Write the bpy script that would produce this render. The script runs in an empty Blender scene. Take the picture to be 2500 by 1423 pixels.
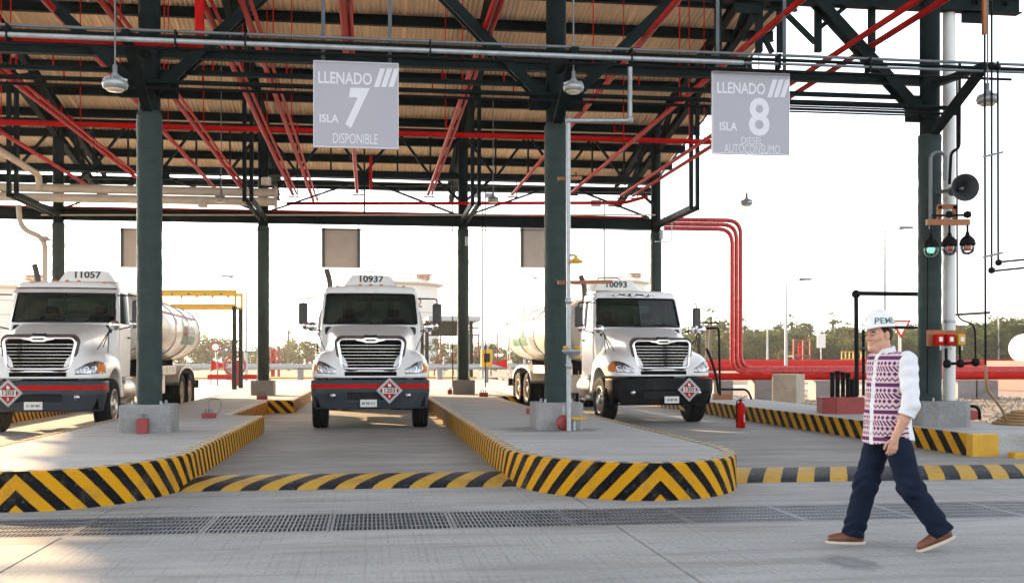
import bpy, bmesh, math, random
import numpy as np
from mathutils import Vector, Matrix
random.seed(7); np.random.seed(7)
S = bpy.context.scene
COL = S.collection
R = math.radians

# ------------------------------------------------------------------ camera
FPX, HOR, VPX, CAMH = 2600.0, 880.0, 905.0, 1.40      # focal length and horizon in photograph pixels
TH = math.atan((1250 - VPX) / FPX)                     # camera turned right of the lanes
CT, ST = math.cos(TH), math.sin(TH)
cam_d = bpy.data.cameras.new('camera'); cam = bpy.data.objects.new('camera', cam_d); COL.objects.link(cam)
cam.location = (0, 0, CAMH); cam.rotation_euler = (R(90), 0, -TH)
cam_d.sensor_width = 36; cam_d.lens = 36 * FPX / 2500; cam_d.shift_y = (HOR - 711.5) / 2500
cam_d.clip_start = 0.1; cam_d.clip_end = 6000
S.camera = cam

# ------------------------------------------------------------------ sky, sun, exposure
SUN_AZ, SUN_EL = R(-36), R(17.5)                       # azimuth from +Y towards +X
W = bpy.data.worlds.new('World'); S.world = W; W.use_nodes = True
wn = W.node_tree.nodes; wl = W.node_tree.links
bg = wn['Background']
sky = wn.new('ShaderNodeTexSky'); sky.sky_type = 'NISHITA'; sky.sun_disc = False
sky.sun_elevation = SUN_EL; sky.sun_rotation = SUN_AZ
sky.altitude = 0; sky.air_density = 1.0; sky.dust_density = 1.2; sky.ozone_density = 1.0
hs = wn.new('ShaderNodeHueSaturation'); hs.inputs['Saturation'].default_value = .30; wl.new(sky.outputs[0], hs.inputs['Color']); wl.new(hs.outputs[0], bg.inputs[0]); bg.inputs[1].default_value = 0.15
sd = bpy.data.lights.new('sun', 'SUN'); sd.energy = 4.6; sd.angle = R(0.6); sd.color = (1.0, 0.66, 0.34)
sun = bpy.data.objects.new('sun', sd); COL.objects.link(sun)
sdir = Vector((math.sin(SUN_AZ) * math.cos(SUN_EL), math.cos(SUN_AZ) * math.cos(SUN_EL), math.sin(SUN_EL)))
sun.rotation_euler = sdir.to_track_quat('Z', 'Y').to_euler(); sun.location = (-20, 30, 30)
S.view_settings.view_transform = 'Standard'; S.view_settings.look = 'None'
S.view_settings.gamma = 1.0; S.view_settings.use_curve_mapping = False
S.view_settings.exposure = 1.86

# ------------------------------------------------------------------ places: pixel of the photograph -> point of the yard
def ray(px, py):
    xc = (px - 1250) / FPX
    return Vector((xc * CT + ST, CT - xc * ST, (HOR - py) / FPX))
def hp(px, py, h):
    d = ray(px, py); t = (h - CAMH) / d.z
    return Vector((d.x * t, d.y * t, h))
def yp(px, py, Y):
    d = ray(px, py); t = Y / d.y
    return Vector((d.x * t, Y, CAMH + d.z * t))
def xat(px, Y):
    d = ray(px, HOR); return d.x * Y / d.y

# ------------------------------------------------------------------ mesh building
class MB:
    def __init__(s): s.v = []; s.f = []; s.sm = []; s.mi = []; s.uv = None; s.m = 0
    def add(s, vs, fs, smooth=False):
        b = len(s.v); s.v += [tuple(x) for x in vs]
        for f in fs: s.f.append(tuple(i + b for i in f)); s.sm.append(smooth); s.mi.append(s.m)
        return s
    def box(s, x0, x1, y0, y1, z0, z1):
        return s.add([(x0,y0,z0),(x1,y0,z0),(x1,y1,z0),(x0,y1,z0),(x0,y0,z1),(x1,y0,z1),(x1,y1,z1),(x0,y1,z1)],
            [(0,3,2,1),(4,5,6,7),(0,1,5,4),(1,2,6,5),(2,3,7,6),(3,0,4,7)])
    def cbox(s, c, sx, sy, sz): return s.box(c[0]-sx/2, c[0]+sx/2, c[1]-sy/2, c[1]+sy/2, c[2]-sz/2, c[2]+sz/2)
    def frame(s, d, up=(0,0,1)):
        d = Vector(d).normalized(); u = Vector(up)
        if abs(d.dot(u)) > .98: u = Vector((0,1,0)) if abs(d.y) < .9 else Vector((1,0,0))
        a = d.cross(u).normalized(); b = a.cross(d).normalized(); return d, a, b
    def beam(s, p, q, w, h, up=(0,0,1)):
        p = Vector(p); q = Vector(q); d, a, b = s.frame(q - p, up); vs = []
        for e in (p, q):
            for i, j in ((-1,-1),(1,-1),(1,1),(-1,1)): vs.append(e + a*(i*w/2) + b*(j*h/2))
        return s.add(vs, [(3,2,1,0),(4,5,6,7),(0,1,5,4),(1,2,6,5),(2,3,7,6),(3,0,4,7)])
    def ibeam(s, p, q, w, h, t=.014, up=(0,0,1)):
        p = Vector(p); q = Vector(q); d, a, b = s.frame(q - p, up)
        s.beam(p + b*(h/2 - t/2), q + b*(h/2 - t/2), w, t, up); s.beam(p - b*(h/2 - t/2), q - b*(h/2 - t/2), w, t, up)
        return s.beam(p, q, t, h - 2*t, up)
    def angle(s, p, q, w, t=.012, up=(0,0,1)):
        p = Vector(p); q = Vector(q); d, a, b = s.frame(q - p, up)
        s.beam(p, q, t, w, up); return s.beam(p + a*(w/2 + t/2) - b*(w/2 - t/2), q + a*(w/2 + t/2) - b*(w/2 - t/2), w, t, up)
    def tube(s, pts, r, n=10, cap=True, closed=False):
        pts = [Vector(p) for p in pts]; k = len(pts); rr = r if isinstance(r, (list, tuple)) else [r]*k
        vs = []; prev = None
        for i, p in enumerate(pts):
            if closed: d = pts[(i+1) % k] - pts[i-1]
            else: d = pts[min(i+1, k-1)] - pts[max(i-1, 0)]
            d.normalize()
            if prev is None: _, a, b = s.frame(d)
            else:
                a = (prev - d * prev.dot(d))
                if a.length < 1e-5: _, a, _b = s.frame(d)
                a.normalize(); b = a.cross(d)
            prev = a; b = d.cross(a)
            for j in range(n):
                t = 2*math.pi*j/n; vs.append(p + (a*math.cos(t) + b*math.sin(t)) * rr[i])
        fs = []
        for i in range(k if closed else k-1):
            i2 = (i+1) % k
            for j in range(n): fs.append((i*n+j, i*n+(j+1) % n, i2*n+(j+1) % n, i2*n+j))
        s.add(vs, fs, True)
        if cap and not closed:
            s.add(vs[:n], [tuple(range(n-1, -1, -1))]); s.add(vs[-n:], [tuple(range(n))])
        return s
    def cyl(s, p, q, r, r2=None, n=16): return s.tube([p, q], [r, r if r2 is None else r2], n)
    def lathe(s, prof, o, axis=(0,0,1), n=24, smooth=True):
        d, a, b = s.frame(axis); o = Vector(o); vs = []
        for (r, z) in prof:
            for j in range(n):
                t = 2*math.pi*j/n; vs.append(o + d*z + (a*math.cos(t) + b*math.sin(t))*max(r, 1e-4))
        fs = [(i*n+j, i*n+(j+1) % n, (i+1)*n+(j+1) % n, (i+1)*n+j) for i in range(len(prof)-1) for j in range(n)]
        return s.add(vs, fs, smooth)
    def prism(s, poly, z0, z1):
        n = len(poly); vs = [(x, y, z0) for x, y in poly] + [(x, y, z1) for x, y in poly]
        return s.add(vs, [tuple(range(n-1, -1, -1)), tuple(range(n, 2*n))] + [(i, (i+1) % n, n+(i+1) % n, n+i) for i in range(n)])
    def extr(s, poly, o, ax, ay, depth):
        """polygon in the plane (ax, ay) at o, extruded by the vector depth"""
        o = Vector(o); ax = Vector(ax); ay = Vector(ay); dp = Vector(depth); n = len(poly)
        vs = [o + ax*x + ay*y for x, y in poly]; vs += [v + dp for v in vs]
        return s.add(vs, [tuple(range(n-1, -1, -1)), tuple(range(n, 2*n))] + [(i, (i+1) % n, n+(i+1) % n, n+i) for i in range(n)])
    def build(s, name, mat, parent=None, bevel=0, label=None):
        off = ORG.get(parent.name, Vector()) if parent else Vector()
        me = bpy.data.meshes.new(name)
        me.from_pydata([(x-off[0], y-off[1], z-off[2]) for x, y, z in s.v], [], s.f)
        me.polygons.foreach_set('use_smooth', s.sm)
        mats = mat if isinstance(mat, (list, tuple)) else [mat]
        for m in mats: me.materials.append(m)
        if len(mats) > 1: me.polygons.foreach_set('material_index', s.mi)
        if s.uv:
            l = me.uv_layers.new(name='UVMap'); l.data.foreach_set('uv', [c for f in s.f for i in f for c in s.uv[i]])
        me.update()
        return link(name, me, parent, bevel, label)
ORG = {}
def link(name, me, parent=None, bevel=0, label=None):
    o = bpy.data.objects.new(name, me); COL.objects.link(o)
    if parent:
        o.parent = parent; ORG[o.name] = ORG.get(parent.name, Vector())
    if bevel:
        b = o.modifiers.new('bevel', 'BEVEL'); b.width = bevel; b.segments = 2; b.limit_method = 'ANGLE'; b.angle_limit = R(35)
    if label: o['label'] = label
    return o
def tag(o, label, cat, group=None):
    o['label'] = label; o['category'] = cat
    if group: o['group'] = group
    return o
def thing(name, label, cat, loc=(0,0,0), group=None):
    o = bpy.data.objects.new(name, None); COL.objects.link(o); o.location = loc; o.empty_display_size = .2
    ORG[o.name] = Vector(loc); return tag(o, label, cat, group)
def copy_tree(o, parent=None):
    c = o.copy(); COL.objects.link(c)
    if parent: c.parent = parent
    for ch in list(o.children): copy_tree(ch, c)
    return c
def struct(o): o['kind'] = 'structure'; return o
def bend(pts, rad, n=6):
    """round the corners of a polyline"""
    pts = [Vector(p) for p in pts]; out = [pts[0]]
    for i in range(1, len(pts)-1):
        p = pts[i]; a = (pts[i-1]-p); b = (pts[i+1]-p); r = min(rad, a.length*.49, b.length*.49)
        a.normalize(); b.normalize(); p0 = p + a*r; p1 = p + b*r
        for k in range(n+1):
            t = k/n; out.append(p0*(1-t)**2 + p*2*t*(1-t) + p1*t*t)
    return out + [pts[-1]]
def text_mesh(txt, size=1.0, bold=0.0, sx=1.0, shear=0.0, spacing=1.0, depth=0.0):
    cu = bpy.data.curves.new('lettering', 'FONT'); cu.body = txt; cu.size = size; cu.offset = bold; cu.shear = shear
    cu.align_x = 'CENTER'; cu.align_y = 'CENTER'; cu.space_character = spacing; cu.extrude = depth
    cu.resolution_u = 3
    o = bpy.data.objects.new('tmp', cu); COL.objects.link(o)
    dg = bpy.context.evaluated_depsgraph_get(); me = bpy.data.meshes.new_from_object(o.evaluated_get(dg))
    bpy.data.objects.remove(o); bpy.data.curves.remove(cu)
    for v in me.vertices: v.co.x *= sx
    return me
def text_on(name, txt, size, mat, parent, o, ax, ay, **k):
    """flat lettering in the plane (ax, ay), centred on o (in the parent's space when parent has no ORG offset)"""
    me = text_mesh(txt, size, **k); off = ORG.get(parent.name, Vector()); o = Vector(o) - off; ax = Vector(ax); ay = Vector(ay); n = ax.cross(ay)
    for v in me.vertices: v.co = o + ax*v.co.x + ay*v.co.y + n*v.co.z
    me.materials.clear(); me.materials.append(mat)
    return link(name, me, parent)

# ------------------------------------------------------------------ implicit surfaces (for curved bodies)
def surface_net(fn, lo, hi, h):
    lo = np.array(lo, float); n = np.ceil((np.array(hi) - lo) / h).astype(int) + 1
    ax = [lo[i] + h*np.arange(n[i]) for i in range(3)]
    X, Y, Z = np.meshgrid(*ax, indexing='ij'); D = fn(X.astype(np.float32), Y.astype(np.float32), Z.astype(np.float32))
    ins = D < 0
    c = np.zeros((n[0]-1, n[1]-1, n[2]-1), np.int8)
    for i in (0,1):
        for j in (0,1):
            for k in (0,1): c += ins[i:n[0]-1+i, j:n[1]-1+j, k:n[2]-1+k]
    act = (c > 0) & (c < 8); idx = -np.ones(act.shape, np.int64); cells = np.argwhere(act); idx[act] = np.arange(len(cells))
    acc = np.zeros((len(cells), 3)); cnt = np.zeros(len(cells)); corners = [(i,j,k) for i in (0,1) for j in (0,1) for k in (0,1)]
    for a in corners:
        for ax_i in range(3):
            if a[ax_i]: continue
            b = list(a); b[ax_i] = 1
            da = D[cells[:,0]+a[0], cells[:,1]+a[1], cells[:,2]+a[2]]; db = D[cells[:,0]+b[0], cells[:,1]+b[1], cells[:,2]+b[2]]
            cr = (da < 0) != (db < 0); t = np.where(cr, da/np.where(cr, da-db, 1), 0)
            p = np.array(a, float)[None] + 0*acc; p[:, ax_i] += t
            acc[cr] += p[cr]; cnt[cr] += 1
    V = lo + h*(cells + acc/np.maximum(cnt,1)[:,None])
    F = []
    for ax_i in range(3):
        o1, o2 = [k for k in range(3) if k != ax_i]
        sl0 = [slice(None)]*3; sl1 = [slice(None)]*3; sl0[ax_i] = slice(0,-1); sl1[ax_i] = slice(1,None)
        e = ins[tuple(sl0)] != ins[tuple(sl1)]; flip = ins[tuple(sl0)]
        P = np.argwhere(e); P = P[(P[:,o1] > 0) & (P[:,o2] > 0) & (P[:,o1] < n[o1]-1) & (P[:,o2] < n[o2]-1)]
        q = []
        for (i, j) in ((-1,-1),(0,-1),(0,0),(-1,0)):
            Q = P.copy(); Q[:,o1] += i; Q[:,o2] += j; q.append(idx[Q[:,0],Q[:,1],Q[:,2]])
        q = np.stack(q, 1); fl = flip[P[:,0],P[:,1],P[:,2]]
        if ax_i == 1: fl = ~fl
        q[~fl] = q[~fl][:, ::-1]; F.append(q)
    F = np.concatenate(F)
    for _ in range(2):                                     # settle the points on the surface
        x, y, z = V.T; e = h*.25; d = fn(x, y, z)
        g = np.stack([fn(x+e,y,z)-fn(x-e,y,z), fn(x,y+e,z)-fn(x,y-e,z), fn(x,y,z+e)-fn(x,y,z-e)], 1)/(2*e)
        s = (d/np.maximum((g*g).sum(1), .25))[:,None]*g; L = np.linalg.norm(s, axis=1, keepdims=True)
        V = V - s*np.minimum(1, .5*h/np.maximum(L, 1e-9))
    return V, F
def net_mesh(name, fn, lo, hi, h, mat, matfn=None):
    V, F = surface_net(fn, lo, hi, h); me = bpy.data.meshes.new(name)
    me.vertices.add(len(V)); me.vertices.foreach_set('co', V.ravel())
    me.loops.add(F.size); me.loops.foreach_set('vertex_index', F.ravel().astype(np.int32))
    me.polygons.add(len(F)); me.polygons.foreach_set('loop_start', np.arange(0, F.size, 4, dtype=np.int32)); me.polygons.foreach_set('loop_total', np.full(len(F), 4, np.int32))
    me.polygons.foreach_set('use_smooth', np.ones(len(F), bool))
    for m in (mat if isinstance(mat, (list, tuple)) else [mat]): me.materials.append(m)
    if matfn: me.polygons.foreach_set('material_index', matfn(V[F].mean(1)).astype(np.int32))
    me.update(calc_edges=True); me.validate(); return me
def smin(a, b, k): h = np.clip(.5 + .5*(b-a)/k, 0, 1); return b*(1-h) + a*h - k*h*(1-h)
def smax(a, b, k): return -smin(-a, -b, k)
def sd_ell(x, y, z, c, r):
    p = ((x-c[0])/r[0])**2 + ((y-c[1])/r[1])**2 + ((z-c[2])/r[2])**2
    q = ((x-c[0])/r[0]**2)**2 + ((y-c[1])/r[1]**2)**2 + ((z-c[2])/r[2]**2)**2
    k0 = np.sqrt(p); k1 = np.sqrt(np.maximum(q, 1e-12)); return k0*(k0-1)/k1
def sd_rbox(x, y, z, c, b, r):
    qx = np.abs(x-c[0])-b[0]+r; qy = np.abs(y-c[1])-b[1]+r; qz = np.abs(z-c[2])-b[2]+r
    return np.sqrt(np.maximum(qx,0)**2+np.maximum(qy,0)**2+np.maximum(qz,0)**2) + np.minimum(np.maximum(qx,np.maximum(qy,qz)),0) - r
def sd_cone(x, y, z, a, b, ra, rb):
    a = np.array(a, float); b = np.array(b, float); d = b-a; L2 = (d*d).sum()
    t = np.clip(((x-a[0])*d[0]+(y-a[1])*d[1]+(z-a[2])*d[2])/L2, 0, 1)
    return np.sqrt((x-a[0]-d[0]*t)**2+(y-a[1]-d[1]*t)**2+(z-a[2]-d[2]*t)**2) - (ra+(rb-ra)*t)

# ------------------------------------------------------------------ materials
MATS = {}
def nt(name):
    m = bpy.data.materials.new(name); m.use_nodes = True; n = m.node_tree.nodes; l = m.node_tree.links; MATS[name] = m
    return m, n, l, n['Principled BSDF']
def vary(n, l, b, c, amt=.15, scale=3.0, c2=None, detail=5, coord='pos', stretch=None, thr=None):
    """base colour c broken up by noise towards c2"""
    tc = n.new('ShaderNodeNewGeometry').outputs['Position'] if coord == 'pos' else n.new('ShaderNodeTexCoord').outputs['Object']
    if stretch:
        mp = n.new('ShaderNodeMapping'); mp.inputs['Scale'].default_value = stretch; l.new(tc, mp.inputs[0]); tc = mp.outputs[0]
    no = n.new('ShaderNodeTexNoise'); no.inputs['Scale'].default_value = scale; no.inputs['Detail'].default_value = detail; no.inputs['Roughness'].default_value = .62
    l.new(tc, no.inputs['Vector'])
    cr = n.new('ShaderNodeValToRGB'); c2 = c2 or tuple(x*(1-amt*2.2) for x in c)
    lo, hi = thr or (.3, .7)
    cr.color_ramp.elements[0].position = lo; cr.color_ramp.elements[1].position = hi
    cr.color_ramp.elements[0].color = (*c2, 1); cr.color_ramp.elements[1].color = (*c, 1)
    l.new(no.outputs[0], cr.inputs[0]); l.new(cr.outputs[0], b.inputs['Base Color'])
    return tc, no, cr
def mixc(n, l, fac, a, b, blend='MIX'):
    m = n.new('ShaderNodeMix'); m.data_type = 'RGBA'; m.blend_type = blend
    for s, v in ((m.inputs[0], fac), (m.inputs[6], a), (m.inputs[7], b)):
        if hasattr(v, 'is_linked') or hasattr(v, 'links'): l.new(v, s)
        elif isinstance(v, (int, float)): s.default_value = v
        else: s.default_value = (*v, 1) if len(v) == 3 else v
    return m.outputs[2]
def mth(n, l, op, a, b=None, c=None):
    m = n.new('ShaderNodeMath'); m.operation = op
    for i, v in enumerate((a, b, c)):
        if v is None: continue
        if isinstance(v, (int, float)): m.inputs[i].default_value = v
        else: l.new(v, m.inputs[i])
    return m.outputs[0]
def bump(n, l, b, h, strength=.3, dist=.01):
    bm = n.new('ShaderNodeBump'); bm.inputs['Strength'].default_value = strength; bm.inputs['Distance'].default_value = dist
    l.new(h, bm.inputs['Height']); l.new(bm.outputs[0], b.inputs['Normal']); return bm
def simple(name, c, rough=.5, metal=0, amt=.12, scale=6, bmp=0, bscale=40, bdist=.004, coord='pos', **k):
    m, n, l, b = nt(name); b.inputs['Roughness'].default_value = rough; b.inputs['Metallic'].default_value = metal
    tc, no, cr = vary(n, l, b, c, amt, scale, coord=coord, **k)
    r = mth(n, l, 'MULTIPLY_ADD', no.outputs[0], .25, rough-.12); l.new(r, b.inputs['Roughness'])
    if bmp:
        n2 = n.new('ShaderNodeTexNoise'); n2.inputs['Scale'].default_value = bscale; n2.inputs['Detail'].default_value = 4; l.new(tc, n2.inputs[0])
        bump(n, l, b, n2.outputs[0], bmp, bdist)
    return m
def concrete(name, c, dark, tine=False, bstr=.25, stain=(.5,.72)):
    m, n, l, b = nt(name); b.inputs['Roughness'].default_value = .82
    tc, no, cr = vary(n, l, b, c, 0, .55, c2=dark, detail=8, thr=(.28,.66))
    n2 = n.new('ShaderNodeTexNoise'); n2.inputs['Scale'].default_value = 34; n2.inputs['Detail'].default_value = 6; l.new(tc, n2.inputs[0])
    n3 = n.new('ShaderNodeTexNoise'); n3.inputs['Scale'].default_value = 1.7; n3.inputs['Detail'].default_value = 9; n3.inputs['Distortion'].default_value = .6
    mp = n.new('ShaderNodeMapping'); mp.inputs['Scale'].default_value = (.7,1.7,1); l.new(tc, mp.inputs[0]); l.new(mp.outputs[0], n3.inputs[0])
    r1 = n.new('ShaderNodeMapRange'); r1.inputs[1].default_value = .35; r1.inputs[2].default_value = .75; r1.inputs[3].default_value = .80; r1.inputs[4].default_value = 1.15
    l.new(n2.outputs[0], r1.inputs[0]); c1 = mixc(n, l, 1.0, cr.outputs[0], r1.outputs[0], 'MULTIPLY')
    r2 = n.new('ShaderNodeMapRange'); r2.inputs[1].default_value = stain[0]; r2.inputs[2].default_value = stain[1]; r2.inputs[3].default_value = 0; r2.inputs[4].default_value = .6
    l.new(n3.outputs[0], r2.inputs[0]); c2_ = mixc(n, l, r2.outputs[0], c1, dark)
    n4 = n.new('ShaderNodeTexNoise'); n4.inputs['Scale'].default_value = 1.1; n4.inputs['Detail'].default_value = 8; n4.inputs['Roughness'].default_value = .7; n4.inputs['Distortion'].default_value = .4
    mp4 = n.new('ShaderNodeMapping'); mp4.inputs['Scale'].default_value = (.35,2.6,1); mp4.inputs['Location'].default_value = (3.1,1.7,0); l.new(tc, mp4.inputs[0]); l.new(mp4.outputs[0], n4.inputs[0])
    r4 = n.new('ShaderNodeMapRange'); r4.inputs[1].default_value = .50; r4.inputs[2].default_value = .66; r4.inputs[3].default_value = 0; r4.inputs[4].default_value = .8; l.new(n4.outputs[0], r4.inputs[0])
    c2_ = mixc(n, l, r4.outputs[0], c2_, tuple(x*.72*w for x, w in zip(dark, (1.05,1.0,.93))))
    r5 = n.new('ShaderNodeMapRange'); r5.inputs[1].default_value = .46; r5.inputs[2].default_value = .30; r5.inputs[3].default_value = 0; r5.inputs[4].default_value = .5; l.new(n4.outputs[0], r5.inputs[0])
    c2_ = mixc(n, l, r5.outputs[0], c2_, tuple(min(x*1.22*w, .6) for x, w in zip(c, (1.03,1.0,.95))))
    vo = n.new('ShaderNodeTexVoronoi'); vo.inputs['Scale'].default_value = 3.2; vo.inputs['Randomness'].default_value = 1; l.new(tc, vo.inputs[0])
    sk = mth(n, l, 'LESS_THAN', mth(n, l, 'MULTIPLY_ADD', n2.outputs[0], .05, vo.outputs['Distance']), .058)
    c2_ = mixc(n, l, mth(n, l, 'MULTIPLY', sk, .6), c2_, tuple(x*.4 for x in dark))
    h = mth(n, l, 'MULTIPLY', n2.outputs[0], .5)
    if tine:
        sp = n.new('ShaderNodeSeparateXYZ'); l.new(tc, sp.inputs[0])
        wob = mth(n, l, 'MULTIPLY_ADD', no.outputs[0], .05, sp.outputs[0])
        nn = n.new('ShaderNodeTexNoise'); nn.noise_dimensions = '1D'; nn.inputs['Scale'].default_value = 34; nn.inputs['Detail'].default_value = 2
        l.new(wob, nn.inputs['W'])
        msk = n.new('ShaderNodeMapRange'); msk.inputs[1].default_value = .42; msk.inputs[2].default_value = .58; l.new(n3.outputs[0], msk.inputs[0])
        tn = mth(n, l, 'MULTIPLY', nn.outputs[0], msk.outputs[0])
        h = mth(n, l, 'MULTIPLY_ADD', tn, 1.3, h)
        r3 = n.new('ShaderNodeMapRange'); r3.inputs[1].default_value = .3; r3.inputs[2].default_value = .5; r3.inputs[3].default_value = .84; r3.inputs[4].default_value = 1.04
        l.new(nn.outputs[0], r3.inputs[0]); f = mixc(n, l, msk.outputs[0], (1,1,1), r3.outputs[0])
        c2_ = mixc(n, l, 1.0, c2_, f, 'MULTIPLY')
    l.new(c2_, b.inputs['Base Color'])
    bump(n, l, b, h, bstr, .006); return m
def stripes(name, a, c, kind, period, duty, wear, shear=0):
    """painted hazard stripes along UV (metres); kind 'chevron' mirrors about u = 0"""
    m, n, l, b = nt(name); b.inputs['Roughness'].default_value = .55
    uv = n.new('ShaderNodeUVMap'); sp = n.new('ShaderNodeSeparateXYZ'); l.new(uv.outputs[0], sp.inputs[0])
    u, v = sp.outputs[0], sp.outputs[1]
    gp = n.new('ShaderNodeNewGeometry').outputs['Position']
    nw = n.new('ShaderNodeTexNoise'); nw.inputs['Scale'].default_value = 9; nw.inputs['Detail'].default_value = 4; l.new(gp, nw.inputs[0])
    if kind == 'chevron': u = mth(n, l, 'ABSOLUTE', u)
    s = mth(n, l, 'MULTIPLY_ADD', v, shear, u)
    s = mth(n, l, 'MULTIPLY_ADD', nw.outputs[0], .018, s)
    s = mth(n, l, 'DIVIDE', s, period); s = mth(n, l, 'FRACT', s)
    e = n.new('ShaderNodeMapRange'); e.inputs[1].default_value = duty-.012; e.inputs[2].default_value = duty+.012; l.new(s, e.inputs[0])
    n2 = n.new('ShaderNodeTexNoise'); n2.inputs['Scale'].default_value = 2.2; n2.inputs['Detail'].default_value = 8; n2.inputs['Roughness'].default_value = .7; l.new(gp, n2.inputs[0])
    ya = mixc(n, l, n2.outputs[0], tuple(x*.8 for x in a), a); ba = mixc(n, l, n2.outputs[0], c, tuple(x*1.8+.002 for x in c))
    col = mixc(n, l, e.outputs[0], ya, ba)
    n3 = n.new('ShaderNodeTexNoise'); n3.inputs['Scale'].default_value = 26; n3.inputs['Detail'].default_value = 6; n3.inputs['Roughness'].default_value = .75; l.new(gp, n3.inputs[0])
    w = n.new('ShaderNodeMapRange'); w.inputs[1].default_value = wear; w.inputs[2].default_value = wear+.1; l.new(n3.outputs[0], w.inputs[0])
    col = mixc(n, l, w.outputs[0], col, (.42,.41,.38))
    n5 = n.new('ShaderNodeTexNoise'); n5.inputs['Scale'].default_value = 3.5; n5.inputs['Detail'].default_value = 9; n5.inputs['Roughness'].default_value = .72; l.new(gp, n5.inputs[0])
    d5 = n.new('ShaderNodeMapRange'); d5.inputs[1].default_value = .52; d5.inputs[2].default_value = .74; d5.inputs[3].default_value = 0; d5.inputs[4].default_value = .6; l.new(n5.outputs[0], d5.inputs[0])
    col = mixc(n, l, d5.outputs[0], col, (.10,.088,.07)); l.new(col, b.inputs['Base Color'])
    bump(n, l, b, n3.outputs[0], .2, .003); return m

M = {}
M['apron'] = concrete('apron_concrete', (.37,.37,.365), (.26,.262,.26), tine=True, bstr=.3)
M['lane'] = concrete('lane_concrete', (.32,.312,.298), (.21,.205,.195), bstr=.2)
M['island'] = concrete('island_concrete', (.42,.42,.415), (.33,.33,.328), bstr=.15, stain=(.55,.8))
M['pedestal'] = concrete('pedestal_concrete', (.30,.30,.30), (.2,.2,.2), bstr=.3)
M['block'] = concrete('block_concrete', (.46,.42,.35), (.33,.30,.25), bstr=.3)
M['yard'] = concrete('yard_concrete', (.36,.36,.36), (.27,.27,.27), bstr=.1)
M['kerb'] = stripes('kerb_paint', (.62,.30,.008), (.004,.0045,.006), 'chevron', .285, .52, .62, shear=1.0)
M['kerb_top'] = stripes('worn_sunlit_kerb_top', (.60,.42,.14), (.045,.045,.05), 'chevron', .285, .55, .5, shear=.5)  # paler than the kerb faces: worn, with whitish sunlight put into the colour
M['hump'] = stripes('hump_paint', (.56,.33,.05), (.014,.016,.021), 'plain', .405, .52, .60, shear=-.45)
M['kerb9'] = stripes('plain_kerb_paint', (.60,.29,.008), (.005,.0055,.007), 'plain', .42, .5, .62, shear=-1.0)
M['yellow'] = simple('yellow_paint', (.62,.33,.01), .5, amt=.12, scale=4)
M['steel'] = simple('dark_green_steel', (.009,.017,.017), .5, amt=.25, scale=3, bmp=.1)
M['steel_grey'] = simple('grey_blue_steel', (.07,.095,.105), .45, amt=.2, scale=4)
M['fire'] = simple('fireproofing', (.042,.062,.058), .5, amt=.12, scale=2.5, bmp=.5, bscale=22, bdist=.015, stretch=(1,1,2.5))
M['red'] = simple('red_pipe_paint', (.48,.008,.006), .36, amt=.12, scale=3)
M['red_gloss'] = simple('glossy_red_pipe_paint', (.46,.007,.005), .26, amt=.1, scale=3)
M['red_block'] = simple('red_oxide_paint', (.33,.045,.04), .6, amt=.15, scale=5)
M['galv'] = simple('galvanised_steel', (.42,.45,.47), .42, .55, amt=.15, scale=9)
M['conduit'] = simple('grey_conduit', (.17,.19,.20), .5, .3, amt=.15, scale=9)
M['black'] = simple('black_paint', (.012,.012,.013), .45, amt=.2, scale=6)
M['orange'] = simple('orange_bracket_paint', (.36,.11,.02), .5, amt=.2, scale=6)
M['beige'] = simple('beige_pipe_paint', (.60,.52,.42), .5, amt=.12, scale=2)
M['white'] = simple('white_paint', (.72,.72,.70), .4, amt=.06, scale=2)
M['roof'] = simple('roof_sheet_metal', (.74,.58,.40), .5, .0, amt=.1, scale=.8)
M['sign'] = simple('sign_grey', (.36,.355,.405), .4, amt=.03, scale=1.5)
M['sign_txt'] = simple('sign_lettering', (.66,.66,.72), .45, amt=.03, scale=3)
M['sign_back'] = simple('sign_back_metal', (.50,.44,.38), .5, amt=.08, scale=2)
M['gravel'] = simple('gravel', (.34,.29,.24), .9, amt=.3, scale=9, bmp=.9, bscale=16, bdist=.04, detail=8)

def matte(k, v): MATS[k].node_tree.nodes['Principled BSDF'].inputs['Specular IOR Level'].default_value = v
matte('red_pipe_paint', .04)
for k_ in ('dark_green_steel','black_paint','kerb_paint','worn_sunlit_kerb_top','hump_paint','plain_kerb_paint','fireproofing'): matte(k_, .05)
# ------------------------------------------------------------------ ground
def sheet(name, x0, x1, y0, y1, z, mat, thick=.0):
    m = MB()
    if thick: m.box(x0, x1, y0, y1, z-thick, z)
    else: m.add([(x0,y0,z),(x1,y0,z),(x1,y1,z),(x0,y1,z)], [(0,1,2,3)])
    return struct(m.build(name, mat))
M['grass'] = simple('dry_grass_ground', (.16,.15,.07), .95, amt=.3, scale=.05, c2=(.24,.20,.12), detail=8)
sheet('ground', -1500, 1500, -800, 2200, -.46, M['grass'])
sheet('yard_pavement', -140, 9.0, 39.0, 86.0, .03, M['yard'], .45)
sheet('yard_pavement', -140, 60, -60, -6, -.01, M['yard'], .4)
sheet('gravel_bed', 10.31, 160, 15.6, 140, .02, M['gravel'], .4)
sheet('far_ground', -300, 10.3, 86.5, 200, .02, M['grass'], .4)
sheet('access_road', 10.4, 160, 47, 58, .05, M['yard'], .06)
sheet('side_pavement', 12.9, 60, -6, 15.55, .0, M['yard'], .4)
sheet('side_pavement', -140, -20.4, -6, 39, .0, M['yard'], .4)
bed = struct(MB().box(-20.4, 12.9, -6, 39, -.44, -.30).build('pavement_base', M['pedestal']))
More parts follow.
